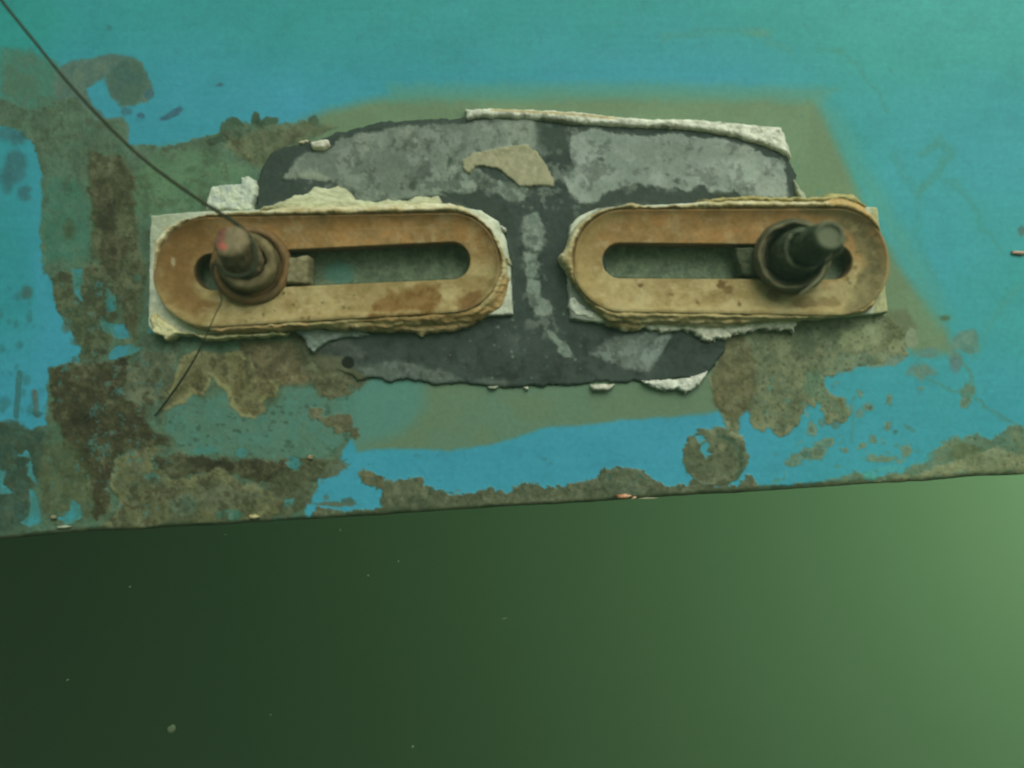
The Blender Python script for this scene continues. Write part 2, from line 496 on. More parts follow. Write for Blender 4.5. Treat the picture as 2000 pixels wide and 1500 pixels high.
    # tan halo crusts under the left bracket
    pt.poly([(250, 716), (290, 686), (345, 690), (350, 740), (325, 780), (285, 792), (246, 782)], (96, 106, 84), (84, 96, 76), soft=4, wob=8, seed=80, lift=2, mscale=14)
    pt.poly([(470, 662), (604, 664), (608, 700), (606, 748), (560, 752), (500, 748), (470, 720)], (94, 90, 62), (104, 98, 70), soft=5, wob=6, seed=81, lift=2, mscale=30)
    T1 = [(325, 806), (372, 776), (400, 776), (440, 768), (470, 806), (540, 790), (560, 756), (600, 752), (692, 770), (690, 850), (620, 900),
          (560, 905), (450, 888), (350, 872), (320, 840)]
    pt.poly(T1, (80, 118, 96), (76, 122, 104), soft=6, wob=7, seed=82, grain=6, lift=-0.6)
    for cx, cy, r in circles(rng, (330, 770, 680, 905), 120, 1.2, 4.5):
        pt.spot(cx, cy, r * 1.5, r, (54, 84, 66), seed=int(cx * 11), alpha=0.75, soft=1.5)
    C1 = [(352, 700), (380, 682), (430, 690), (470, 684), (490, 700), (506, 742), (546, 742), (542, 774), (516, 782), (518, 804), (498, 818),
          (470, 812), (450, 792), (442, 762), (424, 752), (412, 736), (410, 756), (396, 776), (376, 768), (364, 784), (330, 800), (312, 806), (340, 740)]
    pt.poly(C1, (116, 116, 80), (108, 108, 72), soft=2.5, wob=4, wscale=14, seed=83, lift=0.9, halo=(136, 138, 98), hw=6, mscale=18)
    for a in ((466, 752, 9, 30), (520, 760, 17, 13), (500, 805, 9, 6), (388, 740, 8, 26), (478, 802, 8, 6)):
        pt.spot(*a, (94, 90, 56), seed=int(a[0]), soft=4)
    # middle blotches right of it
    for a in ((650, 755, 36, 22), (618, 806, 13, 12), (640, 822, 18, 10), (668, 826, 20, 20), (692, 846, 11, 12), (672, 700, 14, 22), (630, 730, 26, 20)):
        pt.spot(*a, (98, 100, 74), (88, 92, 66), seed=int(a[0]), wob=6, wscale=14, soft=2, lift=2)
    # lower band of mixed growth
    pt.poly([(296, 900), (320, 884), (370, 890), (450, 898), (540, 902), (600, 895), (640, 905), (620, 935), (560, 960), (540, 944), (440, 926), (400, 922), (340, 934), (312, 912)],
            (50, 50, 28), (70, 74, 48), soft=4, wob=9, seed=86, lift=2.5, mscale=24, grain=12)
    pt.poly([(560, 905), (640, 900), (690, 905), (650, 930), (612, 940), (606, 985), (560, 1010), (500, 1015), (520, 950)], (84, 96, 70), (70, 78, 52), soft=4, wob=9, seed=87, mscale=16, grain=16)
    C3 = [(226, 900), (256, 882), (300, 872), (316, 876), (306, 890), (290, 900), (310, 912), (336, 936), (400, 926), (424, 916), (444, 924), (470, 950),
          (500, 944), (530, 958), (548, 980), (540, 1004), (470, 1018), (250, 1038), (200, 1038), (236, 980), (212, 950)]
    pt.poly(C3, (102, 108, 76), (90, 100, 76), soft=3, wob=5, seed=88, lift=2.5, mscale=26, halo=(112, 118, 84), hw=5)
    for a in ((360, 985, 26, 20, (92, 114, 96)), (300, 930, 14, 5, (70, 118, 112)), (300, 995, 24, 28, (82, 88, 58)), (450, 1005, 26, 10, (70, 118, 106)),
              (486, 990, 20, 14, (76, 84, 54)), (566, 980, 9, 7, (62, 138, 140)), (576, 905, 16, 11, (62, 138, 146)), (472, 885, 12, 9, (66, 128, 120)),
              (400, 880, 30, 8, (66, 122, 110)), (300, 938, 8, 4, (54, 90, 78))):
        pt.spot(*a[:4], a[4], seed=int(a[0] + a[1]), wob=6, wscale=10, soft=3)
    for cx, cy, r in circles(rng, (440, 890, 640, 1010), 70, 2, 8):
        pt.spot(cx, cy, r, r, rng.choice([(64, 66, 42), (100, 108, 80), (84, 92, 66), (108, 104, 76)]), seed=int(cx * 13), alpha=0.55, soft=2)
    # upper left little dark tufts
    for a in ((455, 250, 26, 20), (440, 268, 20, 10), (500, 230, 9, 12), (528, 236, 18, 9), (512, 246, 14, 10), (485, 262, 6, 6), (418, 275, 12, 8), (612, 236, 12, 9)):
        pt.spot(*a, (50, 80, 58), (60, 86, 64), seed=int(a[0] * 2), wob=5, wscale=14, soft=2, lift=0.9)
    pt.poly([(430, 280), (520, 250), (600, 240), (665, 250), (600, 270), (540, 300), (505, 330), (470, 300)], (98, 110, 82), (86, 102, 74), soft=6, wob=7, seed=91, mscale=14, lift=1)

    pt.poly([(560, 640), (700, 640), (720, 740), (700, 762), (640, 740), (590, 720)], (78, 84, 58), (92, 98, 72), soft=6, wob=6, seed=93, lift=0.8)
    # --- bottom edge crust, scalloped
    pt.poly([(590, 1030), (620, 990), (660, 1000), (748, 994), (745, 952), (752, 938), (780, 936), (805, 932), (824, 934), (828, 948), (850, 956), (885, 968), (930, 962),
             (955, 950), (968, 960), (990, 964), (1008, 948), (1030, 944), (1060, 950), (1085, 952), (1110, 944), (1140, 942), (1160, 932), (1186, 914),
             (1240, 912), (1262, 924), (1280, 940), (1310, 948), (1340, 948), (1356, 934), (1372, 946), (1440, 950), (1460, 925), (1474, 936), (1478, 950),
             (1470, 975), (1200, 1000), (800, 1020)], (88, 98, 76), (76, 88, 66), soft=2, wob=5, wscale=14, seed=100, lift=3.5, mscale=16, grain=14)
    pt.poly([(696, 922), (712, 918), (730, 924), (748, 930), (746, 950), (722, 950), (704, 940)], (92, 96, 70), (78, 84, 60), soft=2, wob=4, seed=101, lift=3)
    pt.spot(1222, 945, 50, 28, (88, 102, 80), (78, 94, 76), seed=102, lift=3, wob=4)
    pt.spot(680, 980, 12, 8, (62, 96, 84), seed=103); pt.spot(655, 985, 40, 4, (84, 98, 76), seed=104)
    for cx, cy, r in circles(rng, (750, 955, 1460, 985), 70, 1.5, 5):
        pt.spot(cx, cy, r * 1.3, r, rng.choice([(66, 76, 54), (106, 112, 88), (96, 104, 78)]), seed=int(cx * 3), alpha=0.6)
    # round blotch
    pt.spot(1396, 892, 64, 58, (88, 100, 76), (94, 106, 80), seed=105, lift=3, wob=6, wscale=22, mscale=20)
    pt.line([(1405, 850), (1432, 862), (1448, 890), (1450, 915), (1440, 930)], 5, (62, 88, 66), seed=106, soft=3)
    pt.poly([(1370, 868), (1382, 862), (1384, 872), (1381, 881), (1392, 886), (1384, 890), (1378, 896), (1373, 888), (1366, 879)], (56, 140, 146), seed=107, wob=3, wscale=9, soft=2, lift=-3)
    pt.poly([(1354, 852), (1372, 848), (1378, 858), (1366, 868)], (60, 142, 148), seed=108, wob=3, soft=2, lift=-3)
    pt.spot(1410, 872, 6, 8, (118, 126, 98), seed=109); pt.spot(1384, 952, 9, 4, (62, 68, 44), seed=110); pt.spot(1412, 944, 14, 8, (72, 80, 54), seed=111)

    # --- fouling under and right of the right bracket
    RF = [(1412, 652), (1480, 640), (1560, 628), (1735, 616), (1760, 640), (1775, 690), (1735, 702), (1700, 712), (1650, 726), (1614, 736), (1600, 752),
          (1612, 776), (1590, 800), (1572, 792), (1560, 820), (1548, 842), (1520, 852), (1500, 836), (1486, 848), (1470, 830), (1462, 806),
          (1446, 796), (1438, 812), (1450, 860), (1430, 856), (1418, 830), (1416, 812), (1398, 790), (1386, 740), (1396, 716), (1410, 700)]
    pt.poly(RF, (108, 120, 90), (94, 108, 82), soft=3, wob=7, wscale=18, seed=120, lift=2.5, mscale=20, grain=12, halo=(118, 130, 102), hw=5)
    pt.poly([(1416, 656), (1450, 650), (1470, 690), (1478, 760), (1460, 800), (1430, 826), (1412, 806), (1392, 780), (1392, 726)], (98, 98, 66), (88, 90, 60), soft=6, wob=6, seed=121, lift=1.5)
    pt.poly([(1640, 650), (1700, 636), (1726, 640), (1730, 655), (1712, 676), (1690, 680), (1650, 690), (1632, 670)], (128, 144, 110), (118, 134, 100), soft=5, wob=6, seed=122)
    pt.poly([(1560, 640), (1640, 632), (1640, 660), (1620, 690), (1560, 690), (1550, 660)], (86, 104, 80), soft=10, wob=7, seed=123, alpha=0.8)
    pt.poly([(1728, 610), (1770, 600), (1790, 640), (1780, 672), (1752, 680), (1722, 676), (1735, 650)], (92, 104, 70), soft=8, wob=6, seed=124)
    pt.spot(1752, 676, 16, 14, (124, 136, 104), seed=125, wob=4); pt.spot(1780, 660, 12, 20, (120, 132, 100), seed=126, wob=5)
    pt.poly([(1600, 700), (1650, 690), (1700, 690), (1760, 690), (1780, 694), (1750, 710), (1690, 716), (1650, 726), (1620, 728)], (112, 128, 100), (100, 124, 102), soft=4, wob=7, seed=127)
    for cx, cy, r in circles(rng, (1420, 660, 1700, 830), 90, 2, 10):
        pt.spot(cx, cy, r, r * 1.1, rng.choice([(92, 100, 70), (124, 134, 104), (84, 98, 74), (112, 118, 90)]), seed=int(cx * 17), alpha=0.5, soft=3)
    pt.poly([(1600, 735), (1622, 768), (1650, 780), (1660, 812), (1650, 828), (1632, 820), (1618, 828), (1604, 800), (1592, 770)], (86, 112, 88), (98, 110, 80), soft=2, wob=5, seed=128, lift=2, halo=(108, 122, 92), hw=4)
    pt.spot(1590, 750, 20, 26, (84, 116, 92), seed=129, soft=6, wob=6)
    spots = [(1586, 838, 9, 13), (1696, 796, 11, 9), (1678, 770, 6, 5), (1738, 780, 9, 9), (1734, 832, 9, 8), (1706, 860, 7, 8), (1684, 872, 7, 7), (1650, 880, 6, 6),
             (1580, 888, 24, 13), (1600, 880, 16, 16), (1548, 902, 14, 9), (1618, 864, 12, 12), (1770, 880, 9, 14), (1720, 895, 30, 7), (1886, 788, 10, 12), (1796, 762, 7, 4), (1868, 704, 10, 17)]
    for i, a in enumerate(spots):
        pt.spot(*a, (94, 116, 90) if i % 3 else (112, 124, 92), (84, 104, 84), seed=200 + i, wob=7, wscale=11, soft=3, lift=0.8, alpha=0.8, halo=(112, 140, 112), hw=2.5)
    pt.spot(1700, 797, 4, 4, (70, 88, 66), seed=221); pt.spot(1748, 845, 5, 4, (56, 108, 100), seed=222)
    pt.line([(1662, 790), (1668, 830), (1662, 862)], 3, (66, 118, 100), seed=223, alpha=0.4, soft=4)
    pt.poly([(1862, 660), (1880, 645), (1905, 648), (1915, 680), (1890, 694), (1866, 686), (1850, 700), (1858, 680)], (104, 128, 104), (84, 118, 98), soft=5, wob=7, seed=224, alpha=0.85)
    pt.spot(1866, 710, 12, 18, (82, 122, 118), seed=225, soft=5); pt.spot(1890, 764, 15, 14, (84, 118, 92), seed=226, soft=4, wob=6)
    pt.spot(1800, 724, 26, 16, (96, 126, 104), (80, 122, 108), seed=227, soft=5, wob=8); pt.spot(1815, 690, 20, 10, (84, 124, 110), seed=228, soft=6, wob=8)
    pt.spot(1846, 622, 9, 6, (70, 100, 70), seed=229, soft=4)
    pt.line([(1800, 732), (1830, 748), (1860, 764), (1885, 770), (1920, 790), (1955, 815), (2000, 838)], 2.8, (66, 124, 108), seed=230, wob=7, alpha=0.75, soft=3)
    pt.line([(1884, 712), (1896, 728), (1898, 750)], 4, (70, 128, 110), seed=231, soft=3, alpha=0.8)
    pt.line([(1770, 832), (1784, 842)], 4, (62, 126, 116), seed=232, soft=3)
    pt.line([(1990, 560), (1960, 590), (1930, 640), (1905, 700)], 6, (66, 138, 122), seed=233, soft=9, wob=8, alpha=0.5)
    # right bottom crust
    pt.poly([(1500, 960), (1600, 944), (1650, 930), (1668, 916), (1690, 924), (1710, 930), (1760, 922), (1800, 905), (1830, 880), (1856, 858), (1890, 850),
             (1940, 856), (1960, 840), (1975, 826), (2010, 838), (2010, 960), (1500, 985)], (96, 118, 90), (84, 118, 98), soft=4, wob=8, wscale=20, seed=240, lift=1.5, mscale=18)
    pt.poly([(1500, 962), (1600, 948), (1700, 938), (1790, 926), (1830, 912), (1880, 896), (1910, 884), (1940, 878), (2010, 888), (2010, 960), (1500, 985)],
            (126, 138, 104), (114, 128, 98), soft=4, wob=7, wscale=24, seed=241, lift=2.5, mscale=22)
    pt.poly([(1850, 890), (1870, 866), (1900, 870), (1925, 880), (1900, 890), (1866, 900)], (84, 104, 70), soft=5, wob=6, seed=242)
    pt.spot(1945, 885, 22, 10, (130, 146, 118), seed=243); pt.spot(1700, 930, 14, 12, (62, 150, 142), seed=244)
    pt.spot(1740, 915, 24, 6, (64, 150, 146), seed=245)
    for cx, cy, r in circles(rng, (1500, 850, 1990, 950), 60, 1.5, 6, 2.5):
        pt.spot(cx, cy, r * 1.4, r, rng.choice([(78, 122, 100), (94, 112, 84), (118, 132, 100)]), seed=int(cx * 3), alpha=0.6)

    # faint marks on the open paint, upper right
    for ln, w, a in (([(1300, 72), (1400, 62), (1480, 58), (1500, 80), (1545, 96)], 8, 0.35), ([(1595, 92), (1640, 96), (1675, 130), (1720, 190), (1738, 222)], 3, 0.5),
                     ([(1800, 300), (1840, 270), (1855, 300), (1820, 350), (1800, 370)], 9, 0.45), ([(1840, 350), (1875, 365), (1905, 410), (1915, 440), (1960, 490)], 5, 0.35),
                     ([(1800, 360), (1790, 460), (1830, 560)], 5, 0.3), ([(1745, 300), (1790, 380)], 8, 0.25)):
        pt.line(ln, w, (58, 128, 108), seed=int(ln[0][0]), wob=9, wscale=22, soft=6, alpha=a)
    pt.spot(1484, 62, 20, 8, (84, 136, 108), seed=251, soft=8, alpha=0.6); pt.spot(1995, 452, 8, 10, (70, 110, 100), seed=252, soft=4)
    for cx, cy, r in circles(rng, (1300, 10, 1990, 640), 90, 1.0, 3.5, 3):
        pt.spot(cx, cy, r, r, (52, 126, 116), seed=int(cx * 3), alpha=0.5)
    for cx, cy, r in circles(rng, (700, 890, 1400, 945), 18, 1.2, 4, 2):
        pt.spot(cx, cy, r * 1.6, r, (50, 118, 122), seed=int(cx * 3), alpha=0.7)
    for cx, cy, r in circles(rng, (1460, 740, 1900, 940), 70, 1.0, 4, 2):
        pt.spot(cx, cy, r * 0.8, r * 1.6, (56, 132, 130), seed=int(cx * 3), alpha=0.6)
    # hull seen through the slots, its shade partly put into the colour
    for bx in ((370, 470, 930, 590), (1170, 460, 1670, 556)):
        pt.poly([(bx[0], bx[1]), (bx[2], bx[1]), (bx[2], bx[3]), (bx[0], bx[3])], (74, 88, 62), (92, 106, 76), soft=2, wob=0.5, seed=260, mscale=16, grain=16)
        for cx, cy, r in circles(rng, bx, 50, 2, 9):
            pt.spot(cx, cy, r, r, (54, 70, 48), seed=int(cx * 3), alpha=0.6, soft=3)
    pt.spot(660, 530, 30, 22, (64, 104, 84), seed=261, soft=8, wob=8)
    # grain of the growth where there is any
    fm = np.clip(pt.h, 0, 2)[..., None] / 2
    pt.c += fm * ((fbm(x, y, 34, 280, 6, 0.72) * 62)[..., None] + (fbm(x, y, 8, 281, 3, 0.7) * 18)[..., None] * np.array((1.1, 1.0, 0.8)))
    pt.c = pt.c * (1 - fm * np.array((0.05, 0.08, 0.18)))
    dk = smooth(0.04, 0.16, fbm(x, y, 22, 284, 6, 0.7))[..., None] * fm * smooth(800, 400, x)[..., None]
    pt.c = pt.c * (1 - 0.55 * dk) + np.array((50, 47, 24.)) * 0.55 * dk
    lt = smooth(0.06, 0.16, fbm(x, y, 18, 285, 6, 0.7))[..., None] * fm
    pt.c = pt.c * (1 - 0.28 * lt) + np.array((136, 138, 104.)) * 0.28 * lt
    pk = smooth(0.13, 0.19, fbm(x, y, 15, 286, 6, 0.75))[..., None] * fm * (smooth(420, 250, x) * smooth(480, 560, y) * 0.55)[..., None]
    pt.c = pt.c * (1 - pk) + np.array((60, 128, 124.)) * pk
    sp = smooth(0.22, 0.10, worley(x, y, 19, 287) + 0.35 * (fbm(x, y, 60, 288, 3) + 0.1))[..., None] * fm
    pt.c = pt.c * (1 - 0.35 * sp) + np.array((44, 44, 24.)) * 0.35 * sp
    wv = smooth(0.30, 0.12, worley(x, y, 13, 282))[..., None] * fm
    pt.c = pt.c * (1 - 0.07 * wv)
    # edge line: worn, brown, along the whole lower lip
    e = hull_edge(x) - y
    w = 7 + 14 * fbm(x, y * 0, 70, 300, 5)
    m = smooth(w + 3, w - 3, e + 8 * fbm(x, y, 12, 303, 4)) * 0.9
    kk = smooth(-0.1, 0.1, fbm(x, y, 30, 301, 4))[..., None]
    cc = np.array((84, 92, 62)) * kk + np.array((60, 72, 46)) * (1 - kk)
    pt.c = pt.c * (1 - m[..., None]) + cc * m[..., None]
    return pt

def build_hull():
    ax = np.concatenate([np.arange(-700, 0, 20), np.arange(0, 2001, 2), np.arange(2020, 2701, 20)]).astype(float)
    top = np.arange(-700, 0, 25).astype(float)
    n_in = 520
    rows_t = np.linspace(0, 1, n_in)
    ye = hull_edge(ax)
    X = np.repeat(ax[None, :], len(top) + n_in, 0)
    Y = np.concatenate([np.repeat(top[:, None], len(ax), 1), rows_t[:, None] * ye[None, :]], 0)
    pt = paint_hull(X, Y)
    h = pt.h * 0.5 * (0.75 + 0.9 * fbm(X, Y, 12, 400, 4)) + 0.5 * fbm(X, Y, 40, 401, 3) + 2.0 * fbm(X, Y, 420, 402, 2)
    h = h - 0.00030 * np.clip(160 - Y, 0, None) ** 2
    for sl in (SLOT_L, SLOT_R):           # hull sunk inside the slots, added to deepen their shade
        h = h - 18 * smooth(10, -6, sdf_capsule(X, Y, *sl))
    lw = 7 + 4 * smooth(1300, 1700, X)
    lip = np.clip((Y - ye[None, :] + lw) / lw, 0, 1)
    h = h - 4.5 * lip ** 1.6
    C = pt.c
    # rounded lip and the underside going back
    for dy, dh in ((1.5, -7), (2, -14), (1.5, -24), (0, -40), (-60, -60)):
        X = np.concatenate([X, ax[None, :]], 0)
        Y = np.concatenate([Y, (ye + dy)[None, :]], 0)
        h = np.concatenate([h, np.full((1, len(ax)), float(dh))], 0)
        C = np.concatenate([C, (np.array((74, 84, 56)) + 20 * fbm(ax, ax * 0, 20, 9, 3)[:, None])[None]], 0)
    ny, nx = X.shape
    idx = np.arange(nx * ny).reshape(ny, nx)
    q = np.stack([idx[:-1, :-1], idx[1:, :-1], idx[1:, 1:], idx[:-1, 1:]], -1).reshape(-1, 4)
    me = make_mesh('ship_hull', world_pts(X, Y, h).reshape(-1, 3), q, to_linear(C).reshape(-1, 3))
    o = link('ship_hull', me, M_hull)
    tag(o, 'blue painted ship hull with brown and olive fouling above its lower edge', 'hull')
build_hull()

# ------------------------------------------------------------------ grey backing plate with its sealant remnants
RING_L = ((413, 530), 106, (880, 512), 96)
RING_R = ((1218, 508), 99, (1628, 510), 103)
PLATE = [(500, 420), (500, 375), (508, 340), (530, 302), (560, 286), (600, 279), (640, 268), (680, 254), (720, 245), (780, 237), (850, 233), (905, 232),
         (930, 222), (1100, 222), (1250, 236), (1400, 250), (1500, 268), (1534, 292), (1548, 322), (1553, 350), (1562, 400), (1500, 500), (1420, 640), (1412, 690),
         (1396, 712), (1370, 738), (1250, 746), (1200, 748), (1100, 752), (1000, 758), (960, 756), (900, 748), (850, 752), (800, 740), (760, 746),
         (720, 738), (700, 748), (690, 734), (660, 726), (626, 722), (606, 708), (600, 670), (570, 640), (520, 500)]

def paint_plate(x, y):
    pt = Paint(x, y, (50, 62, 54))
    pt.c += (fbm(x, y, 60, 5, 5) * 26)[..., None] + (fbm(x, y, 8, 6, 3) * 7)[..., None]
    L = (122, 136, 118); L2 = (98, 112, 98)
    pt.poly([(556, 352), (572, 318), (600, 300), (650, 292), (668, 272), (700, 262), (742, 264), (772, 248), (850, 240), (905, 242), (1040, 230), (1062, 246), (1052, 275),
             (1040, 292), (1000, 300), (940, 300), (925, 330), (960, 350), (940, 372), (900, 372), (860, 382), (700, 400), (690, 372), (640, 354), (600, 350)],
            L, L2, soft=3, wob=6, wscale=22, seed=10, mscale=60, grain=10, lift=1.2)
    pt.poly([(640, 330), (760, 300), (860, 330), (850, 385), (700, 395), (660, 360)], (90, 104, 90), soft=20, wob=10, seed=11, alpha=0.7)
    pt.poly([(572, 345), (610, 336), (650, 350), (640, 356), (600, 352)], (128, 140, 120), soft=3, wob=3, seed=12)
    pt.poly([(1116, 268), (1158, 250), (1192, 262), (1260, 270), (1302, 262), (1350, 272), (1400, 272), (1450, 282), (1488, 306), (1527, 312), (1533, 390), (1448, 390),
             (1432, 372), (1414, 386), (1396, 382), (1380, 374), (1366, 360), (1346, 376), (1330, 370), (1300, 372), (1272, 362), (1262, 372), (1240, 362), (1212, 372),
             (1180, 382), (1160, 400), (1130, 398), (1112, 380), (1100, 350), (1122, 330), (1110, 300)],
            (136, 150, 136), (116, 132, 118), soft=2.5, wob=5, wscale=20, seed=13, mscale=60, grain=8, lift=1.2)
    pt.spot(1450, 335, 34, 34, (138, 154, 138), seed=14, wob=9, wscale=20, soft=6)
    pt.spot(1300, 300, 60, 16, (106, 120, 104), seed=15, wob=9, wscale=20, soft=14, alpha=0.7); pt.spot(1430, 300, 30, 14, (110, 124, 106), seed=16, soft=10, alpha=0.7)
    for a in ((1172, 313, 7, 5), (1302, 344, 4, 2), (1318, 356, 7, 3), (880, 318, 7, 7), (807, 365, 8, 8), (1508, 300, 3, 3)):
        pt.spot(*a, (72, 88, 72), seed=int(a[0]))
    pt.poly([(815, 360), (850, 340), (930, 330), (960, 350), (1000, 355), (1040, 372), (1020, 400), (980, 390), (950, 375), (900, 385), (820, 385)],
            (118, 134, 118), (84, 98, 84), soft=3, wob=9, wscale=18, seed=17, mscale=14)
    for pp in ([(1018, 424), (1048, 418), (1062, 450), (1054, 490), (1036, 488), (1022, 480)], [(1030, 545), (1054, 550), (1058, 575), (1078, 600), (1074, 618), (1048, 618), (1028, 584)],
               [(1062, 640), (1084, 650), (1108, 676), (1118, 694), (1098, 698), (1080, 672)], [(1020, 495), (1050, 495), (1050, 540), (1030, 540)]):
        pt.poly(pp, (116, 134, 118), (98, 114, 100), soft=3, wob=7, wscale=14, seed=int(pp[0][1]), mscale=12, lift=0.8)
    pt.poly([(1150, 692), (1186, 664), (1230, 652), (1282, 648), (1310, 654), (1296, 684), (1282, 700), (1264, 726), (1236, 726), (1190, 706)],
            (106, 122, 110), (88, 102, 90), soft=4, wob=6, wscale=16, seed=20, mscale=16, lift=0.8)
    pt.poly([(1285, 652), (1312, 656), (1290, 690), (1262, 724), (1250, 700)], (120, 136, 124), soft=2, wob=5, seed=21, alpha=0.8)
    pt.poly([(690, 745), (700, 716), (760, 704), (840, 716), (900, 740), (1000, 745), (980, 760), (800, 756)], (92, 106, 94), (80, 94, 82), soft=6, wob=7, seed=22, mscale=14)
    pt.poly([(604, 668), (680, 664), (720, 690), (700, 720), (660, 705), (616, 700)], (74, 84, 74), soft=6, wob=6, seed=23)
    # chalky smears, most of them on the upper half and along the stem
    zone = np.clip(smooth(470, 330, y) + 0.8 * smooth(75, 25, np.abs(x - 1055)) * smooth(720, 640, y), 0, 1)
    sm = smooth(0.02, 0.12, fbm(x, y, 34, 90, 6, 0.68)) * zone
    sm = sm * smooth(0.0, 7.0, -sdf_poly(x, y, PLATE) - 7 - 22 * (fbm(x, y, 70, 91, 3) + 0.25))
    pt.c = pt.c * (1 - 0.55 * sm[..., None]) + np.array((132, 146, 130.)) * 0.55 * sm[..., None]
    bl_ = smooth(0.05, 0.16, fbm(x, y, 26, 92, 6, 0.7))[..., None]
    pt.c = pt.c * (1 - 0.22 * bl_)
    pt.c += (fbm(x, y, 11, 93, 4, 0.7) * 16)[..., None]
    # dark bare bands
    pt.poly([(1045, 232), (1105, 240), (1110, 300), (1080, 310), (1050, 285)], (48, 62, 52), soft=8, wob=7, seed=24, alpha=0.85)
    pt.poly([(1100, 400), (1150, 400), (1262, 366), (1280, 376), (1440, 376), (1440, 392), (1200, 402), (1120, 440)], (46, 58, 48), soft=4, wob=5, seed=25, alpha=0.9)
    pt.poly([(858, 378), (940, 378), (1000, 420), (1002, 470), (960, 430), (900, 400)], (44, 56, 46), soft=4, wob=5, seed=26)
    D = (46, 58, 50)
    pt.poly([(498, 410), (500, 372), (508, 338), (528, 298), (562, 282), (645, 274), (640, 288), (600, 300), (574, 318), (556, 350), (592, 362), (596, 372), (560, 388), (530, 402)],
            D, soft=4, wob=5, seed=95, alpha=0.95)
    pt.line([(640, 274), (690, 260), (760, 246), (850, 240), (905, 240)], 6, D, seed=96, wob=5, soft=3, alpha=0.9)
    pt.line([(1185, 252), (1300, 256), (1400, 264), (1470, 284), (1530, 304), (1545, 330), (1546, 390)], 7, D, seed=97, wob=5, soft=3, alpha=0.9)
    pt.poly([(998, 400), (1020, 410), (1012, 480), (1024, 560), (1026, 660), (1000, 650), (1004, 560)], D, soft=5, wob=6, seed=98, alpha=0.85)
    pt.poly([(1070, 420), (1112, 400), (1104, 480), (1108, 620), (1120, 660), (1090, 640), (1078, 580), (1062, 520)], D, soft=5, wob=6, seed=99, alpha=0.85)
    edge = smooth(12, 3, -sdf_poly(x, y, PLATE) + 10 * fbm(x, y, 40, 94, 3))[..., None] * 0.3
    pt.c = pt.c * (1 - edge) + np.array((54, 70, 60.)) * edge
    r = random.Random(8)
    for cx, cy, rr in circles(r, (850, 580, 1150, 745), 70, 0.8, 3.2, 3):
        pt.spot(cx, cy, rr, rr, (104, 122, 106), seed=int(cx), alpha=0.8, wob=1, soft=1.2)
    for cx, cy, rr in circles(r, (1045, 240, 1130, 420), 34, 1.5, 7, 2):
        pt.spot(cx, cy, rr, rr, (96, 114, 100), seed=int(cx), alpha=0.5, wob=3, soft=3)
    pt.poly([(903, 316), (920, 304), (950, 298), (985, 290), (1028, 286), (1050, 300), (1066, 325), (1084, 356), (1082, 366), (1040, 366), (1014, 366), (996, 350),
             (970, 332), (945, 326), (928, 330), (918, 342), (906, 334)], (152, 152, 118), (140, 142, 108), soft=1.6, wob=3, wscale=12, seed=27, mscale=9, lift=5)
    pt.c = pt.c * np.array((1.03, 1.0, 0.97))
    pt.poly([(560, 660), (600, 684), (640, 694), (668, 700), (690, 722), (712, 732), (708, 760), (560, 760)], (84, 86, 58), (94, 96, 68), soft=5, wob=7, seed=29, alpha=0.95)
    pt.spot(681, 708, 12, 12, (18, 22, 14), seed=28, lift=0, wob=2)  # hole painted on as a dark spot, its inner shade in the colour
    return pt

plate_root = empty('backing_plate', None, 'grey compound backing plate with pale broken sealant edges behind both slotted brackets', 'plate')
def plate_dom(x, y):
    d = sdf_poly(x, y, PLATE)
    hl = sdf_capsule(x, y, (425, 530), 52, (872, 510), 50)
    hr = sdf_capsule(x, y, (1230, 508), 50, (1628, 510), 50)
    return np.maximum(d, np.maximum(-hl, -hr))
relief('plate', plate_root, M_plate, (485, 205, 1585, 775), plate_dom,
       lambda x, y: (9 + 2.4 * fbm(x, y, 30, 3, 4)) * (1 - 0.85 * smooth(720, 650, x) * smooth(670, 700, y)), paint_plate, bottom=-3, edge=7, wob=5, wscale=20, seed=7)

CREAM = (212, 214, 184); CREAM2 = (180, 182, 150)
def lump(name, parent, pts, h, c1=CREAM, c2=CREAM2, wob=3.5, wscale=12, rough=3.0, seed=0, edge=9, bottom=-3, H0=14, mat=None, streak=False, mscale=14, extra=None):
    p = np.array(pts, float)
    box = (p[:, 0].min() - 14, p[:, 1].min() - 14, p[:, 0].max() + 14, p[:, 1].max() + 14)
    def paint(x, y):
        pt = Paint(x, y, c1)
        k = smooth(-0.14, 0.14, fbm(x if not streak else x * 0.25, y, mscale, seed + 4, 5, 0.62))[..., None]
        pt.c = np.array(c1, float) * (1 - k) + np.array(c2, float) * k + (fbm(x, y, 6, seed + 5, 3) * 20)[..., None]
        if extra: extra(pt)
        return pt
    return relief(name, parent, mat or M_cement, box, lambda x, y: sdf_poly(x, y, pts),
                  lambda x, y: h + rough * 2 * fbm(x if not streak else x * 0.3, y, 11, seed + 6, 4, 0.6), paint, bottom=bottom, H0=H0, edge=edge, wob=wob, wscale=wscale, seed=seed, step=1.6)

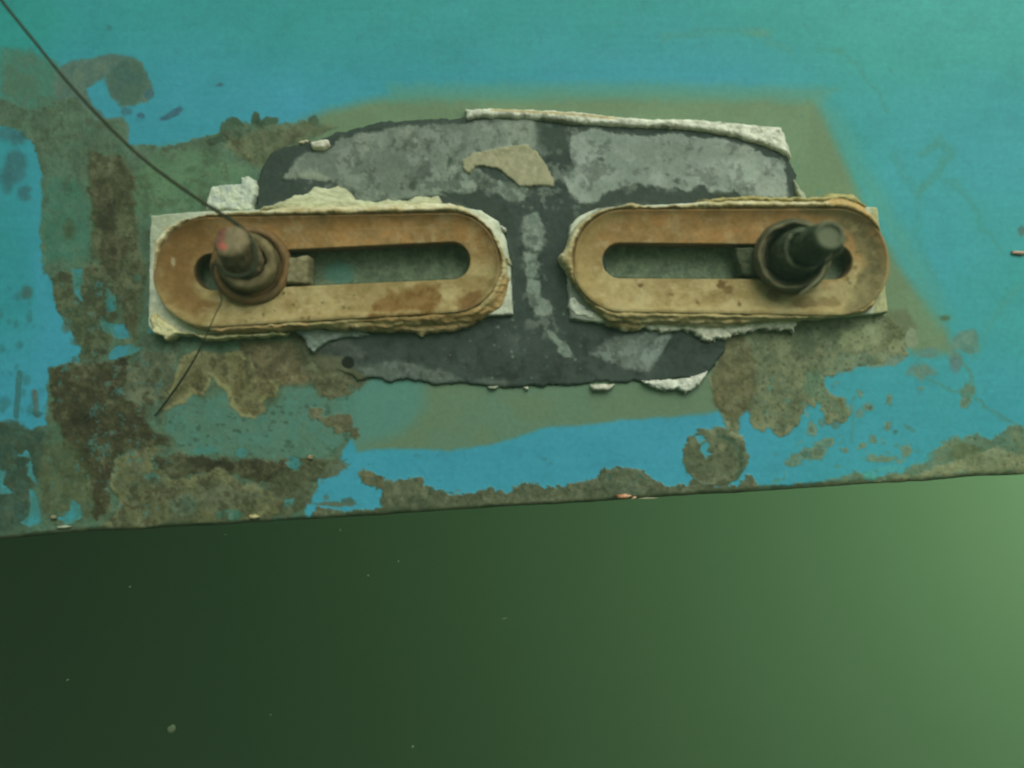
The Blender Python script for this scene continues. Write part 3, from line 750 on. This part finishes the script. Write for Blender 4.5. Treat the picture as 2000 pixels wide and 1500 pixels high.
def strip_extra(pt):
    pt.line([(960, 216), (1080, 222), (1200, 232)], 2.5, (168, 148, 96), seed=3, alpha=0.8)
    pt.poly([(1060, 224), (1130, 232), (1140, 248), (1050, 240)], (112, 116, 92), soft=4, wob=6, seed=4, alpha=0.8)
    for a in ((1412, 241, 6, 3), (1485, 246, 8, 4), (1300, 246, 16, 5)):
        pt.spot(*a, (124, 128, 100), seed=int(a[0]), alpha=0.8)
strip = lump('sealant_strip', plate_root,
     [(908, 212), (960, 211), (1040, 213), (1110, 217), (1150, 220), (1200, 227), (1260, 231), (1340, 232), (1400, 236), (1440, 240), (1480, 244), (1526, 248),
      (1532, 262), (1540, 284), (1548, 306), (1545, 312), (1520, 296), (1490, 284), (1440, 268), (1380, 258), (1320, 252), (1260, 249), (1200, 247), (1160, 244),
      (1120, 244), (1080, 238), (1040, 234), (980, 230), (940, 230), (910, 236)], 21, (216, 218, 188), (186, 188, 160), seed=31, extra=strip_extra, wob=2.0, rough=3.5)
tag(strip, 'long cream sealant strip along the top edge')
for k, (pp, h, c1, c2, wob) in enumerate([
    ([(604, 277), (626, 272), (642, 272), (646, 284), (634, 294), (612, 292)], 24, (218, 212, 176), (200, 198, 168), 2),
    ([(582, 274), (600, 272), (602, 278), (590, 282), (582, 280)], 18, (196, 192, 150), (170, 170, 136), 1),
    ([(402, 412), (402, 396), (410, 366), (432, 360), (468, 358), (472, 346), (486, 341), (498, 350), (505, 366), (502, 384), (494, 400), (494, 414)], 22, (196, 204, 172), (168, 178, 158), 2.5),
    ([(1110, 578), (1124, 578), (1136, 596), (1160, 604), (1182, 620), (1180, 634), (1154, 628), (1120, 616), (1108, 600)], 26, (212, 212, 176), (184, 190, 166), 3),
    ([(1240, 626), (1400, 626), (1560, 616), (1556, 634), (1549, 640), (1553, 654), (1543, 648), (1520, 644), (1490, 644), (1450, 652), (1430, 654), (1416, 668), (1408, 660),
      (1386, 668), (1370, 664), (1350, 650), (1320, 648), (1290, 650), (1262, 642)], 22, (202, 202, 172), (170, 172, 142), 4),
    ([(1248, 744), (1300, 742), (1344, 738), (1366, 730), (1384, 722), (1374, 744), (1360, 758), (1342, 768), (1322, 760), (1302, 766), (1276, 756)], 20, (208, 210, 184), (176, 180, 156), 3),
    ([(1153, 751), (1205, 750), (1200, 758), (1186, 765), (1158, 763)], 18, (204, 202, 174), (180, 180, 152), 2),
    ([(950, 754), (975, 754), (968, 762), (956, 761)], 14, (158, 160, 130), (140, 144, 118), 2),
    ([(1022, 756), (1032, 755), (1034, 762), (1026, 763)], 14, (180, 180, 150), (158, 160, 130), 1),
    ([(564, 640), (700, 640), (724, 656), (700, 662), (660, 662), (630, 676), (612, 690), (600, 678), (592, 662)], 18, (128, 140, 122), (110, 122, 104), 3),
    ([(1549, 344), (1556, 356), (1574, 378), (1580, 392), (1560, 394), (1552, 370)], 18, (168, 172, 138), (150, 156, 126), 1.5)]):
    lump('sealant_remnant', plate_root, pp, h, c1, c2, seed=60 + k * 9, wob=wob * 1.3, rough=3.2, edge=7)

# ------------------------------------------------------------------ the two slotted brackets
def streaks(x, y, seed):
    return fbm(x * 0.10, y, 4.5, seed, 4, 0.6)

def bracket(label, pad, outline, RING, SLOT, seed, ring_extra, rim_extra, pad_extra, lumps):
    root = empty('slotted_bracket', None, label, 'bracket', 'slotted brackets side by side on the hull')
    p = np.array(pad, float)
    def pad_paint(x, y):
        pt = Paint(x, y, (158, 162, 128))
        k = smooth(-0.15, 0.15, fbm(x, y, 26, seed, 5))[..., None]
        pt.c = np.array((204, 208, 176.)) * (1 - k) + np.array((172, 180, 150.)) * k + (fbm(x, y, 7, seed + 1, 3) * 16)[..., None]
        if pad_extra: pad_extra(pt)
        return pt
    relief('base_pad', root, M_cement, (p[:, 0].min() - 10, p[:, 1].min() - 10, p[:, 0].max() + 10, p[:, 1].max() + 10),
           lambda x, y: np.maximum(sdf_poly(x, y, pad), -sdf_capsule(x, y, SLOT[0], SLOT[1] + 2, SLOT[2], SLOT[3] + 2)),
           lambda x, y: 24 + 3.5 * fbm(x, y, 16, seed + 2, 4), pad_paint, bottom=-3, H0=20, edge=5, wob=1.2, wscale=14, seed=seed)
    o = np.array(outline, float)
    def rim_paint(x, y):
        d = sdf_capsule(x, y, *RING)
        w = np.clip(d / 30, 0, 1)[..., None]
        s = smooth(-0.16, 0.16, streaks(x, y, seed + 3))[..., None]
        a = np.array((184, 168, 114.)) * (1 - s) + np.array((154, 136, 86.)) * s
        b = np.array((218, 214, 172.)) * (1 - s) + np.array((190, 180, 132.)) * s
        pt = Paint(x, y, (0, 0, 0))
        w2 = smooth(0.15, 0.8, w[..., 0] + 0.6 * fbm(x, y, 22, seed + 4, 4) + 0.25 * smooth(520, 450, y) - 0.35 * smooth(560, 610, y))[..., None]
        pt.c = a * (1 - w2) + b * w2 + (fbm(x, y, 7, seed + 5, 3) * 22)[..., None]
        if rim_extra: rim_extra(pt)
        return pt
    def rim_h(x, y):
        d = np.clip(sdf_capsule(x, y, *RING), 0, 40)
        wave = 3.4 * streaks(x, y, seed + 6)
        low = smooth(-30, 40, y - 515)
        blob = 4 * fbm(x, y, 8, seed + 22, 3)
        return (62 - 9 * low - 0.35 * d + wave * (0.3 + low) + 7 * fbm(x, y, 34, seed + 7, 4, 0.55) + blob
                - 6 * low * smooth(9, 16, d + 16 * fbm(x, y, 40, seed + 8, 4)) - 7 * smooth(18, 26, d + 16 * fbm(x, y, 34, seed + 9, 4)))
    relief('rim', root, M_cement, (o[:, 0].min() - 12, o[:, 1].min() - 12, o[:, 0].max() + 12, o[:, 1].max() + 12),
           lambda x, y: np.maximum(sdf_poly(x, y, outline), -sdf_capsule(x, y, *RING)), rim_h, rim_paint,
           bottom=8, H0=50, edge=8, wob=3.2, wscale=18, seed=seed + 11, step=1.6)
    def ring_paint(x, y):
        pt = Paint(x, y, (0, 0, 0))
        cy = np.interp(x, [RING[0][0], RING[2][0]], [RING[0][1], RING[2][1]])
        up = smooth(30, -50, (y - cy) + 30 * fbm(x, y, 60, seed + 12, 4))[..., None]  # upper half browner: rust, plus shade of the dished face put into colour
        s = smooth(-0.15, 0.15, fbm(x * 0.5, y, 24, seed + 13, 5, 0.62))[..., None]
        a = np.array((156, 120, 68.)) * (1 - s) + np.array((140, 112, 66.)) * s
        b = np.array((160, 144, 94.)) * (1 - s) + np.array((140, 122, 74.)) * s
        pt.c = a * up + b * (1 - up) + (fbm(x, y, 6, seed + 14, 3) * 14)[..., None] + (fbm(x, y, 20, seed + 18, 5, 0.7) * 36)[..., None]
        pale = smooth(0.08, 0.2, fbm(x, y, 28, seed + 19, 5, 0.65))[..., None] * 0.35
        pt.c = pt.c * (1 - pale) + np.array((172, 162, 118.)) * pale
        if ring_extra: ring_extra(pt)
        bore = smooth(3.0, 0.0, sdf_capsule(x, y, *SLOT))[..., None] * 0.75  # slot wall darkened in the colour for the shade in the bore
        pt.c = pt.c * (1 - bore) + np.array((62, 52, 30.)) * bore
        return pt
    def ring_h(x, y):
        d = -sdf_capsule(x, y, *RING)
        e = sdf_capsule(x, y, *SLOT)
        w = np.clip(e / np.maximum(d + e, 1), 0, 1)
        return 33 + 6 * w + 18 * np.clip(w, 0, 1) ** 4 - 12 * smooth(0.94, 1.0, w) * smooth(40, -30, y - 515) - 3 * smooth(0.97, 1.0, w) + 1.6 * fbm(x, y, 18, seed + 15, 4)
    c1, r1, c2, r2 = RING
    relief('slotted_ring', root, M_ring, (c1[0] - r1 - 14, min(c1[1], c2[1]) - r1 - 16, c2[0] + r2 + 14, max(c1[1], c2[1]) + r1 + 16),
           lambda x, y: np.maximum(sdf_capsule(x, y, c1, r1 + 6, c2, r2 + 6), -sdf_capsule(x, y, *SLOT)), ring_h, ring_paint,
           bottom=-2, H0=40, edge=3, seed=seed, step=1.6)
    for i, (pp, h, ca, cb) in enumerate(lumps):
        lump('sealant_remnant', root, pp, h, ca, cb, seed=seed + 40 + i * 7, wob=3.6, rough=4, edge=8, H0=35, streak=(i == 0))
    return root

def ringL(pt):
    rng = random.Random(3)
    pt.poly([(720, 610), (740, 585), (790, 560), (860, 555), (862, 590), (840, 625), (760, 634), (722, 628)], (108, 80, 38), (126, 100, 54), soft=8, wob=10, seed=1, mscale=14)
    pt.poly([(895, 580), (930, 562), (950, 575), (930, 600), (900, 608)], (104, 76, 38), soft=8, wob=8, seed=2, alpha=0.85)
    pt.poly([(310, 520), (340, 440), (400, 425), (410, 470), (372, 520), (385, 570), (420, 600), (380, 615), (330, 590)], (122, 92, 48), (112, 84, 42), soft=14, wob=10, seed=5, alpha=0.85)  # left end browner, shade of bolt and slot put into the colour
    pt.line([(700, 446), (880, 444)], 1.5, (158, 132, 84), seed=6, alpha=0.7)
    pt.line([(395, 602), (420, 606)], 2, (150, 134, 92), seed=16, alpha=0.7)
    for cx, cy, r in circles(rng, (480, 570, 720, 640), 16, 1.5, 4):
        pt.spot(cx, cy, r, r, (92, 84, 48), seed=int(cx))
    pt.spot(338, 512, 4, 9, (158, 146, 108), seed=7)
    d = sdf_capsule(pt.x, pt.y, *RING_L)
    m = (smooth(-9, -2, d + 4 * fbm(pt.x, pt.y, 25, 77, 3)) * smooth(60, 0, pt.y - 520))[..., None] * 0.5  # shade below the upper rim put into the ring colour
    pt.line([(420, 622), (600, 616), (820, 610)], 3, (166, 150, 98), seed=17, soft=5, alpha=0.7, wob=6)
    pt.c = pt.c * (1 - m) + np.array((98, 76, 42.)) * m
def rimL(pt):
    pt.poly([(960, 590), (985, 540), (1000, 540), (992, 590), (940, 630), (915, 630)], (178, 142, 82), soft=6, wob=6, seed=8, alpha=0.8)
    pt.poly([(700, 610), (940, 600), (930, 660), (700, 650)], (140, 108, 58), soft=10, wob=10, seed=9, alpha=0.6)
    pt.line([(320, 628), (560, 634), (820, 630)], 2.5, (206, 186, 124), seed=10, alpha=0.7)
    pt.line([(420, 646), (600, 636)], 4, (184, 140, 88), seed=11, alpha=0.5)
def padL(pt):
    pt.poly([(290, 415), (370, 415), (330, 450), (295, 500)], (164, 172, 140), soft=6, wob=4, seed=12)
    pt.poly([(960, 560), (1005, 560), (1005, 620), (940, 620)], (190, 194, 164), (166, 172, 144), soft=4, seed=13)
    pt.poly([(288, 585), (330, 600), (380, 650), (290, 650)], (200, 204, 172), (180, 184, 150), soft=4, seed=14)
L_pad = [(293, 420), (330, 416), (400, 411), (500, 408), (900, 402), (940, 410), (975, 432), (990, 470), (998, 520), (1000, 560), (1004, 616), (960, 618), (900, 622), (700, 632),
         (500, 645), (420, 655), (330, 658), (300, 655), (288, 636), (290, 560), (291, 500)]
L_out = [(296, 520), (302, 470), (318, 446), (350, 428), (400, 418), (440, 413), (500, 410), (560, 402), (640, 399), (700, 401), (760, 394), (860, 393), (905, 401), (945, 430),
         (976, 466), (992, 510), (994, 555), (982, 596), (948, 618), (920, 634), (880, 645), (836, 648), (820, 657), (806, 648), (700, 646), (620, 641), (560, 645), (500, 650),
         (420, 652), (372, 642), (340, 618), (316, 592), (300, 560)]
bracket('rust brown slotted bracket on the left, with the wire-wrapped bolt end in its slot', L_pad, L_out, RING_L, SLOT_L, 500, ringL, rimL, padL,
        [([(502, 412), (512, 402), (540, 396), (572, 380), (598, 378), (614, 361), (640, 366), (662, 362), (682, 372), (693, 388), (740, 392), (760, 388), (796, 390), (808, 381), (856, 380),
           (864, 396), (866, 412)], 40, (196, 198, 154), (178, 178, 136)),
         ([(286, 622), (298, 606), (316, 622), (340, 640), (380, 650), (420, 652), (560, 646), (550, 656), (480, 660), (410, 665), (392, 664), (370, 654), (342, 655), (322, 667), (312, 660), (296, 652)],
          34, (204, 200, 146), (182, 174, 120)),
         ([(974, 441), (980, 437), (989, 442), (988, 450), (981, 452)], 34, (204, 204, 184), (190, 192, 170)),
         ([(984, 500), (996, 500), (1000, 516), (990, 518)], 34, (166, 168, 130), (156, 158, 120))])

def ringR(pt):
    rng = random.Random(6)
    pt.poly([(1640, 410), (1690, 440), (1724, 500), (1722, 560), (1690, 600), (1640, 612), (1670, 570), (1690, 520), (1670, 460), (1630, 440)],
            (92, 86, 54), (112, 104, 66), soft=8, wob=10, seed=21, mscale=12, alpha=0.9)
    pt.poly([(1560, 405), (1660, 405), (1700, 440), (1650, 430), (1560, 418)], (100, 90, 54), soft=6, wob=6, seed=22, alpha=0.8)
    for cx, cy, r in circles(rng, (1640, 430, 1725, 600), 26, 3, 9):
        pt.spot(cx, cy, r, r, rng.choice([(84, 76, 44), (142, 128, 84), (96, 88, 52)]), seed=int(cx * 3), alpha=0.7)
    for a in ((1512, 577, 14, 13), (1410, 556, 9, 9), (1424, 566, 10, 9), (1310, 576, 5, 4), (1360, 592, 4, 4), (1443, 594, 5, 5), (1250, 555, 5, 4), (1570, 592, 26, 12), (1620, 590, 22, 10)):
        pt.spot(*a, (98, 76, 42), (112, 92, 52), seed=int(a[0]), wob=5, soft=3)
    pt.poly([(1450, 600), (1700, 600), (1700, 540), (1640, 560), (1500, 560)], (138, 130, 84), soft=14, wob=9, seed=24, alpha=0.5)
    pt.poly([(1130, 560), (1115, 500), (1140, 440), (1200, 410), (1220, 420), (1165, 460), (1150, 510), (1170, 560)], (152, 134, 82), (142, 122, 72), soft=12, wob=9, seed=25, alpha=0.8)
    d = sdf_capsule(pt.x, pt.y, *RING_R)
    m = (smooth(-8, -2, d + 4 * fbm(pt.x, pt.y, 25, 78, 3)) * smooth(60, 0, pt.y - 510))[..., None] * 0.4  # upper edge darkened in the colour, as shaded by the rim
    pt.line([(1220, 602), (1400, 604), (1620, 606)], 3, (168, 154, 102), seed=18, soft=5, alpha=0.7, wob=6)
    pt.c = pt.c * (1 - m) + np.array((108, 88, 50.)) * m
def rimR(pt):
    pt.poly([(1600, 380), (1670, 380), (1700, 410), (1735, 480), (1738, 540), (1722, 540), (1715, 470), (1680, 420), (1620, 400)], (188, 148, 84), (176, 152, 92), soft=4, wob=6, seed=26, alpha=0.85)
    pt.line([(1230, 612), (1400, 616), (1600, 612)], 2, (184, 168, 110), seed=27, alpha=0.6)
    pt.line([(1500, 628), (1600, 624), (1690, 612)], 3, (204, 196, 136), seed=28, alpha=0.8)
    pt.poly([(1180, 622), (1260, 626), (1250, 640), (1200, 642)], (138, 120, 74), soft=3, wob=5, seed=29, alpha=0.8)
def padR(pt):
    pt.poly([(1700, 400), (1740, 400), (1740, 620), (1700, 620)], (168, 168, 118), (150, 154, 112), soft=4, seed=31)
    pt.poly([(1104, 460), (1170, 400), (1200, 400), (1130, 450), (1110, 540), (1110, 620), (1150, 625), (1200, 625)], (124, 130, 112), soft=4, seed=32)
R_pad = [(1108, 470), (1112, 440), (1130, 420), (1170, 404), (1250, 400), (1400, 393), (1560, 392), (1714, 404), (1718, 430), (1726, 500), (1730, 560), (1736, 612), (1700, 616), (1600, 623),
         (1400, 634), (1250, 630), (1180, 632), (1112, 624), (1108, 560)]
R_out = [(1091, 500), (1102, 488), (1112, 462), (1128, 436), (1150, 418), (1180, 406), (1216, 400), (1232, 394), (1258, 400), (1330, 398), (1370, 391), (1450, 389), (1560, 391), (1608, 390),
         (1626, 380), (1662, 385), (1690, 403), (1714, 430), (1730, 478), (1735, 530), (1728, 572), (1712, 600), (1690, 614), (1620, 622), (1500, 629), (1400, 640), (1330, 635), (1274, 632),
         (1252, 643), (1220, 644), (1192, 636), (1174, 618), (1150, 590), (1124, 560), (1108, 532), (1098, 518)]
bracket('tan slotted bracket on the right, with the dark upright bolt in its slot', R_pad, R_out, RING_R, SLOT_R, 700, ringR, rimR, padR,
        [([(1440, 384), (1500, 386), (1600, 386), (1622, 378), (1660, 382), (1690, 402), (1690, 412), (1640, 398), (1500, 400), (1370, 402), (1360, 392)], 58, (178, 168, 108), (156, 144, 86))])

# ------------------------------------------------------------------ turned parts along an axis
def turned(name, parent, a, b, profile, c1, c2, mat=M_bolt, seg=96, seed=0, rough=1.0, extra=None):
    """profile: list of (t along a->b, radius in drawing units)"""
    a = Vector(a); b = Vector(b)
    ax = (b - a)
    up = Vector((0, 0, 1))
    u = ax.cross(up).normalized(); w = u.cross(ax).normalized()
    # resample the profile finely
    prof = []
    for (t0, r0), (t1, r1) in zip(profile[:-1], profile[1:]):
        n = max(1, int(math.hypot((t1 - t0) * ax.length / S, r1 - r0) / 3))
        for k in range(n): prof.append((t0 + (t1 - t0) * k / n, r0 + (r1 - r0) * k / n))
    prof.append(profile[-1])
    T = np.array([p[0] for p in prof]); Rr = np.array([p[1] for p in prof])
    th = np.linspace(0, 2 * math.pi, seg, endpoint=False)
    arc = np.cumsum(np.concatenate([[0], np.hypot(np.diff(T) * ax.length / S, np.diff(Rr))]))
    TT, RR = np.meshgrid(T, th, indexing='ij')
    RR0 = np.meshgrid(Rr, th, indexing='ij')[0]
    AA = np.meshgrid(arc, th, indexing='ij')[0]
    cx, sy = np.cos(RR) * 60 , np.sin(RR) * 60
    n1 = fbm(cx + AA, sy + AA * 0.5, 14, seed, 4)
    rad = RR0 + np.where(RR0 > 1, rough * 3 * n1, 0)
    pos = np.array(a)[None, None] + TT[..., None] * np.array(ax)[None, None] + (rad * S)[..., None] * (np.cos(RR)[..., None] * np.array(u) + np.sin(RR)[..., None] * np.array(w))
    k = smooth(-0.14, 0.14, fbm(cx + AA, sy - AA * 0.7, 22, seed + 3, 5, 0.6))[..., None]
    c = np.array(c1, float) * (1 - k) + np.array(c2, float) * k + (fbm(cx + AA, sy, 6, seed + 4, 3) * 16)[..., None]
    if extra is not None: c = extra(c, TT, RR, AA, RR0)
    ny, nx = TT.shape
    idx = np.arange(ny * nx).reshape(ny, nx)
    nxt = np.roll(idx, -1, axis=1)
    q = np.stack([idx[:-1], nxt[:-1], nxt[1:], idx[1:]], -1).reshape(-1, 4)
    me = make_mesh(name, pos.reshape(-1, 3), q, to_linear(c).reshape(-1, 3))
    return link(name, me, mat, parent)

# left bolt: broad dished collar, sleeve and a blunt stud end
bl = empty('bolt', None, 'blunt brown bolt end with a wire wrapped round it, in the left slot', 'bolt', 'bolts standing in the bracket slots')
A = P(492, 519, 30)
turned('collar', bl, A, P(490, 518, 58), [(-0.4, 50), (0.15, 72), (0.45, 75), (0.75, 74), (0.95, 69), (1.0, 64), (0.85, 59), (0.55, 56), (0.5, 46)],
       (116, 90, 50), (88, 72, 42), seed=1, rough=1.6)
turned('sleeve', bl, P(488, 516, 38), P(481, 509, 86), [(0, 56), (0.6, 55), (0.9, 53), (0.97, 50), (1.0, 46), (0.96, 41), (0.9, 36)],
       (124, 112, 72), (98, 88, 54), seed=2, rough=2.4)
def stud_rust(c, TT, RR, AA, R0):
    end = smooth(0.8, 1.0, TT)[..., None] * 0.5
    c = c * (1 - end) + np.array((122, 112, 78.)) * end
    lx, lz = -R0 * np.cos(RR), R0 * np.sin(RR)
    wob = 7 * fbm(lx + 90, lz + 90, 9, 44, 4, 0.65)
    top = smooth(0.62, 0.8, TT)
    m = smooth(2, -3, (np.hypot((lx + 17) / 9, (lz - 10) / 24) - 1) * 9 + wob) * top
    c = c * (1 - 0.8 * m[..., None]) + np.array((112, 62, 48.)) * 0.8 * m[..., None]
    m = smooth(2, -3, (np.hypot((lx + 13) / 12, (lz + 12) / 7) - 1) * 7 + wob) * top
    return c * (1 - 0.85 * m[..., None]) + np.array((176, 86, 70.)) * 0.85 * m[..., None]
st = turned('stud', bl, P(484, 516, 50), P(448, 468, 146), [(0, 36), (0.25, 35), (0.3, 36), (0.5, 34), (0.55, 35), (0.8, 33), (0.92, 31), (0.97, 27), (1.0, 19), (1.0, 0.5)],
       (128, 112, 76), (98, 86, 56), seed=3, rough=2.4, extra=stud_rust)
# square tab of the bolt's washer sticking out to the right in the slot
lump('washer_tab', bl, [(559, 499), (575, 500), (598, 496), (604, 500), (603, 552), (596, 556), (575, 554), (556, 555)], 40, (136, 130, 94), (118, 112, 76), seed=91, wob=1.5, rough=3, edge=5, H0=40, mat=M_ring)

# right bolt: cup shaped collar with a torn bright edge and a tapering stud towards the camera
br = empty('bolt', None, 'dark tapering bolt pointing out of a cup shaped collar, in the right slot', 'bolt', 'bolts standing in the bracket slots')
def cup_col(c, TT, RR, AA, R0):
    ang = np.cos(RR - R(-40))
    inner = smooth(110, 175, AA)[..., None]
    c = c * (1 - 0.45 * inner)  # cup interior darkened in the colour for the shade inside
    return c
turned('collar', br, P(1545, 502, 34), P(1549, 499, 92), [(-0.2, 50), (0, 68), (0.3, 71), (0.6, 69), (0.85, 66), (1.0, 62), (1.02, 59), (0.9, 56), (0.4, 50), (0.1, 46), (0.05, 20)],
       (106, 100, 68), (80, 80, 54), seed=5, rough=2.2, extra=cup_col)
turned('sleeve', br, P(1550, 500, 40), P(1574, 486, 122), [(0, 47), (0.4, 46), (0.75, 42), (0.95, 39), (1.0, 36), (0.93, 31), (0.8, 26)],
       (82, 88, 62), (60, 68, 46), seed=6, rough=2.4)
def stud_dark(c, TT, RR, AA, R0):
    tip = smooth(0.84, 0.97, TT)[..., None]
    return c * (1 - tip) + np.array((88, 94, 66.)) * tip
turned('stud', br, P(1560, 498, 60), P(1622, 459, 205), [(0, 36), (0.3, 35), (0.33, 33), (0.6, 32), (0.64, 29), (0.9, 27), (0.97, 26), (1.0, 23), (1.0, 19), (0.965, 19), (0.96, 8), (0.96, 0.5)],
       (46, 58, 40), (64, 74, 50), seed=7, rough=1.8, extra=stud_dark)

def tube(name, parent, pts, radii, mat, seg=10, sub=6):
    pts = [Vector(p) for p in pts]
    fine, fr = [], []
    n = len(pts)
    for i in range(n - 1):
        p0 = pts[max(i - 1, 0)]; p1 = pts[i]; p2 = pts[i + 1]; p3 = pts[min(i + 2, n - 1)]
        for k in range(sub):
            t = k / sub
            fine.append(0.5 * ((2 * p1) + (p2 - p0) * t + (2 * p0 - 5 * p1 + 4 * p2 - p3) * t * t + (-p0 + 3 * p1 - 3 * p2 + p3) * t ** 3))
            fr.append(radii[i] + (radii[i + 1] - radii[i]) * t)
    fine.append(pts[-1]); fr.append(radii[-1])
    bm = bmesh.new(); rings = []
    prev = None
    for i, p in enumerate(fine):
        d = (fine[min(i + 1, len(fine) - 1)] - fine[max(i - 1, 0)]).normalized()
        if prev is None: u = d.orthogonal().normalized()
        else: u = (prev - d * prev.dot(d)).normalized()
        prev = u; w = d.cross(u)
        rings.append([bm.verts.new(p + (u * math.cos(a) + w * math.sin(a)) * fr[i] * S) for a in [2 * math.pi * k / seg for k in range(seg)]])
    for a, b in zip(rings[:-1], rings[1:]):
        for k in range(seg):
            f = bm.faces.new((a[k], a[(k + 1) % seg], b[(k + 1) % seg], b[k])); f.smooth = True
    bm.faces.new(rings[0][::-1]); bm.faces.new(rings[-1])
    me = bpy.data.meshes.new(name); bm.to_mesh(me); bm.free()
    return link(name, me, mat, parent)

tube('torn_edge', br, [P(1560, 576, 92), P(1582, 560, 98), P(1602, 540, 102), P(1611, 520, 106), P(1622, 506, 120), P(1640, 492, 150), P(1645, 474, 178), P(1638, 452, 190), P(1624, 440, 196)],
     [1.5, 3.8, 4.2, 3.2, 3.0, 3.6, 3.4, 2.2, 1.0], plain_mat('bare_bright_edge', (150, 144, 104), 0.6, (128, 124, 88), 200))
lump('washer_tab', br, [(1436, 482), (1480, 480), (1500, 484), (1500, 536), (1450, 540), (1444, 520), (1436, 500)], 30, (84, 88, 62), (70, 76, 52), seed=95, wob=2.5, rough=3, edge=5, H0=30, mat=M_ring)

# ------------------------------------------------------------------ wire
M_wire = plain_mat('dark_wire', (30, 36, 16), 0.97, (52, 56, 30), 300)
wire_pts = [(-30, -45, 120), (10, 10, 120), (60, 72, 118), (130, 158, 114), (200, 234, 110), (270, 302, 108), (345, 360, 108), (410, 404, 110), (452, 430, 116), (478, 452, 122),
            (494, 476, 128), (501, 502, 130), (496, 524, 130), (480, 537, 128), (458, 539, 126), (438, 532, 122), (424, 516, 110), (416, 520, 96), (418, 545, 84), (430, 572, 78),
            (432, 590, 74), (420, 616, 70), (404, 652, 66), (384, 694, 40), (356, 740, 20), (326, 782, 9), (302, 812, 5)]
wr = [2.6, 2.7, 2.8, 2.9, 3.3, 3.0, 3.5, 3.3, 3.6, 4.2, 4.4, 4.2, 4.4, 4.4, 4.2, 3.6, 2.6, 2.0, 1.6, 1.3, 1.2, 1.2, 1.3, 1.7, 2.4, 2.6, 1.2]
w = tube('wire', None, [P(*p) for p in wire_pts], wr, M_wire)
tag(w, 'thin dark green wire from the upper left corner wrapped round the left bolt', 'wire')

# ------------------------------------------------------------------ small shells on the lower edge, debris
def shell(px, py, rx, ry, h, c1, c2, label, cat, seed, rot=0.0, group=None):
    bm = bmesh.new()
    bmesh.ops.create_uvsphere(bm, u_segments=28, v_segments=16, radius=1.0)
    r = random.Random(seed); ph = r.uniform(0, 6)
    for v in bm.verts:
        a = math.atan2(v.co.z, v.co.x)
        k = 1 + 0.12 * math.sin(a * 5 + ph) + 0.06 * math.sin(a * 9 + ph * 2)
        v.co = Vector((v.co.x * rx * k, v.co.y * h, v.co.z * ry * k)) * S
    for f in bm.faces: f.smooth = True
    me = bpy.data.meshes.new('shell'); bm.to_mesh(me); bm.free()
    o = link('shell', me, plain_mat('shell_' + cat, c1, 0.6, c2, 260))
    o.location = P(px, py, h * 0.3 + 1); o.rotation_euler = (0, R(rot), 0)
    tag(o, label, cat, group)
    return o
shell(1218, 969, 14, 4.5, 8, (176, 92, 58), (206, 168, 120), 'orange broken shell under the round brown growth at the hull edge', 'shell', 1, -2)
shell(1238, 972, 5, 2.2, 8, (190, 128, 84), (210, 180, 140), 'small tan shell chip touching the orange shell at the hull edge', 'shell', 8, -20)
shell(1266, 973, 18, 1.4, 4, (176, 170, 132), (150, 148, 112), 'thin pale sliver lying right of the orange shell', 'shell', 2, -2)
shell(496, 1009, 10, 4.5, 8, (160, 150, 96), (184, 172, 120), 'yellowish shell on the lower edge below the left bracket', 'shell', 3)
shell(124, 1029, 14, 3, 6, (140, 150, 116), (160, 166, 134), 'pale flat shell at the lower left hull edge', 'shell', 4, -3)
shell(105, 1010, 6, 4, 6, (140, 136, 100), (120, 120, 88), 'small tan round shell above the pale flat shell', 'shell', 5)
shell(606, 893, 6, 5, 7, (150, 138, 92), (130, 118, 76), 'small tan shell between the blue patches right of the dark growth', 'shell', 6)
shell(1990, 494, 15, 4, 6, (186, 150, 122), (170, 140, 112), 'pinkish shell strip on blue paint at the right border', 'shell', 7, 4)

M_fleck = plain_mat('drifting_flake', (84, 104, 70), 0.9, (112, 124, 88), 400)
def fleck(px, py, h, rx, rz, rot, label, group, mat=None):
    bm = bmesh.new()
    bmesh.ops.create_icosphere(bm, subdivisions=2, radius=1.0)
    r = random.Random(int(px * 7 + py))
    for v in bm.verts:
        k = 1 + r.uniform(-0.22, 0.22)
        v.co = Vector((v.co.x * rx * k, v.co.y * min(rx, rz) * 0.5, v.co.z * rz * k)) * S
    me = bpy.data.meshes.new('fleck'); bm.to_mesh(me); bm.free()
    o = link('fleck', me, mat or M_fleck)
    o.location = P(px, py, h); o.rotation_euler = (R(20), R(rot), 0)
    tag(o, label, 'fleck', group)
GR = 'flecks drifting in the green water'
fleck(335, 1424, 30, 6.5, 11.5, 38, 'largest pale flake, drifting low in the dark green water at lower left', GR)
for (px, py, rx, rz, rot) in ((254, 1146, 2.2, 4, 60), (132, 1328, 2.4, 6, 60), (529, 1396, 2.2, 3, 30), (778, 1096, 3, 3, 10), (719, 1124, 3, 2.6, 0),
                             (985, 1208, 7, 1.8, -10), (664, 1035, 2.2, 4, 0), (806, 1458, 3.5, 4.5, 20), (1284, 1416, 1.6, 3, 0), (1036, 1118, 1.6, 3, 10), (440, 1044, 4, 1.6, 0)):
    fleck(px, py, -40, rx * 0.8, rz * 0.8, rot, 'tiny pale fleck drifting in the dark green water below the hull', GR, M_fleck)
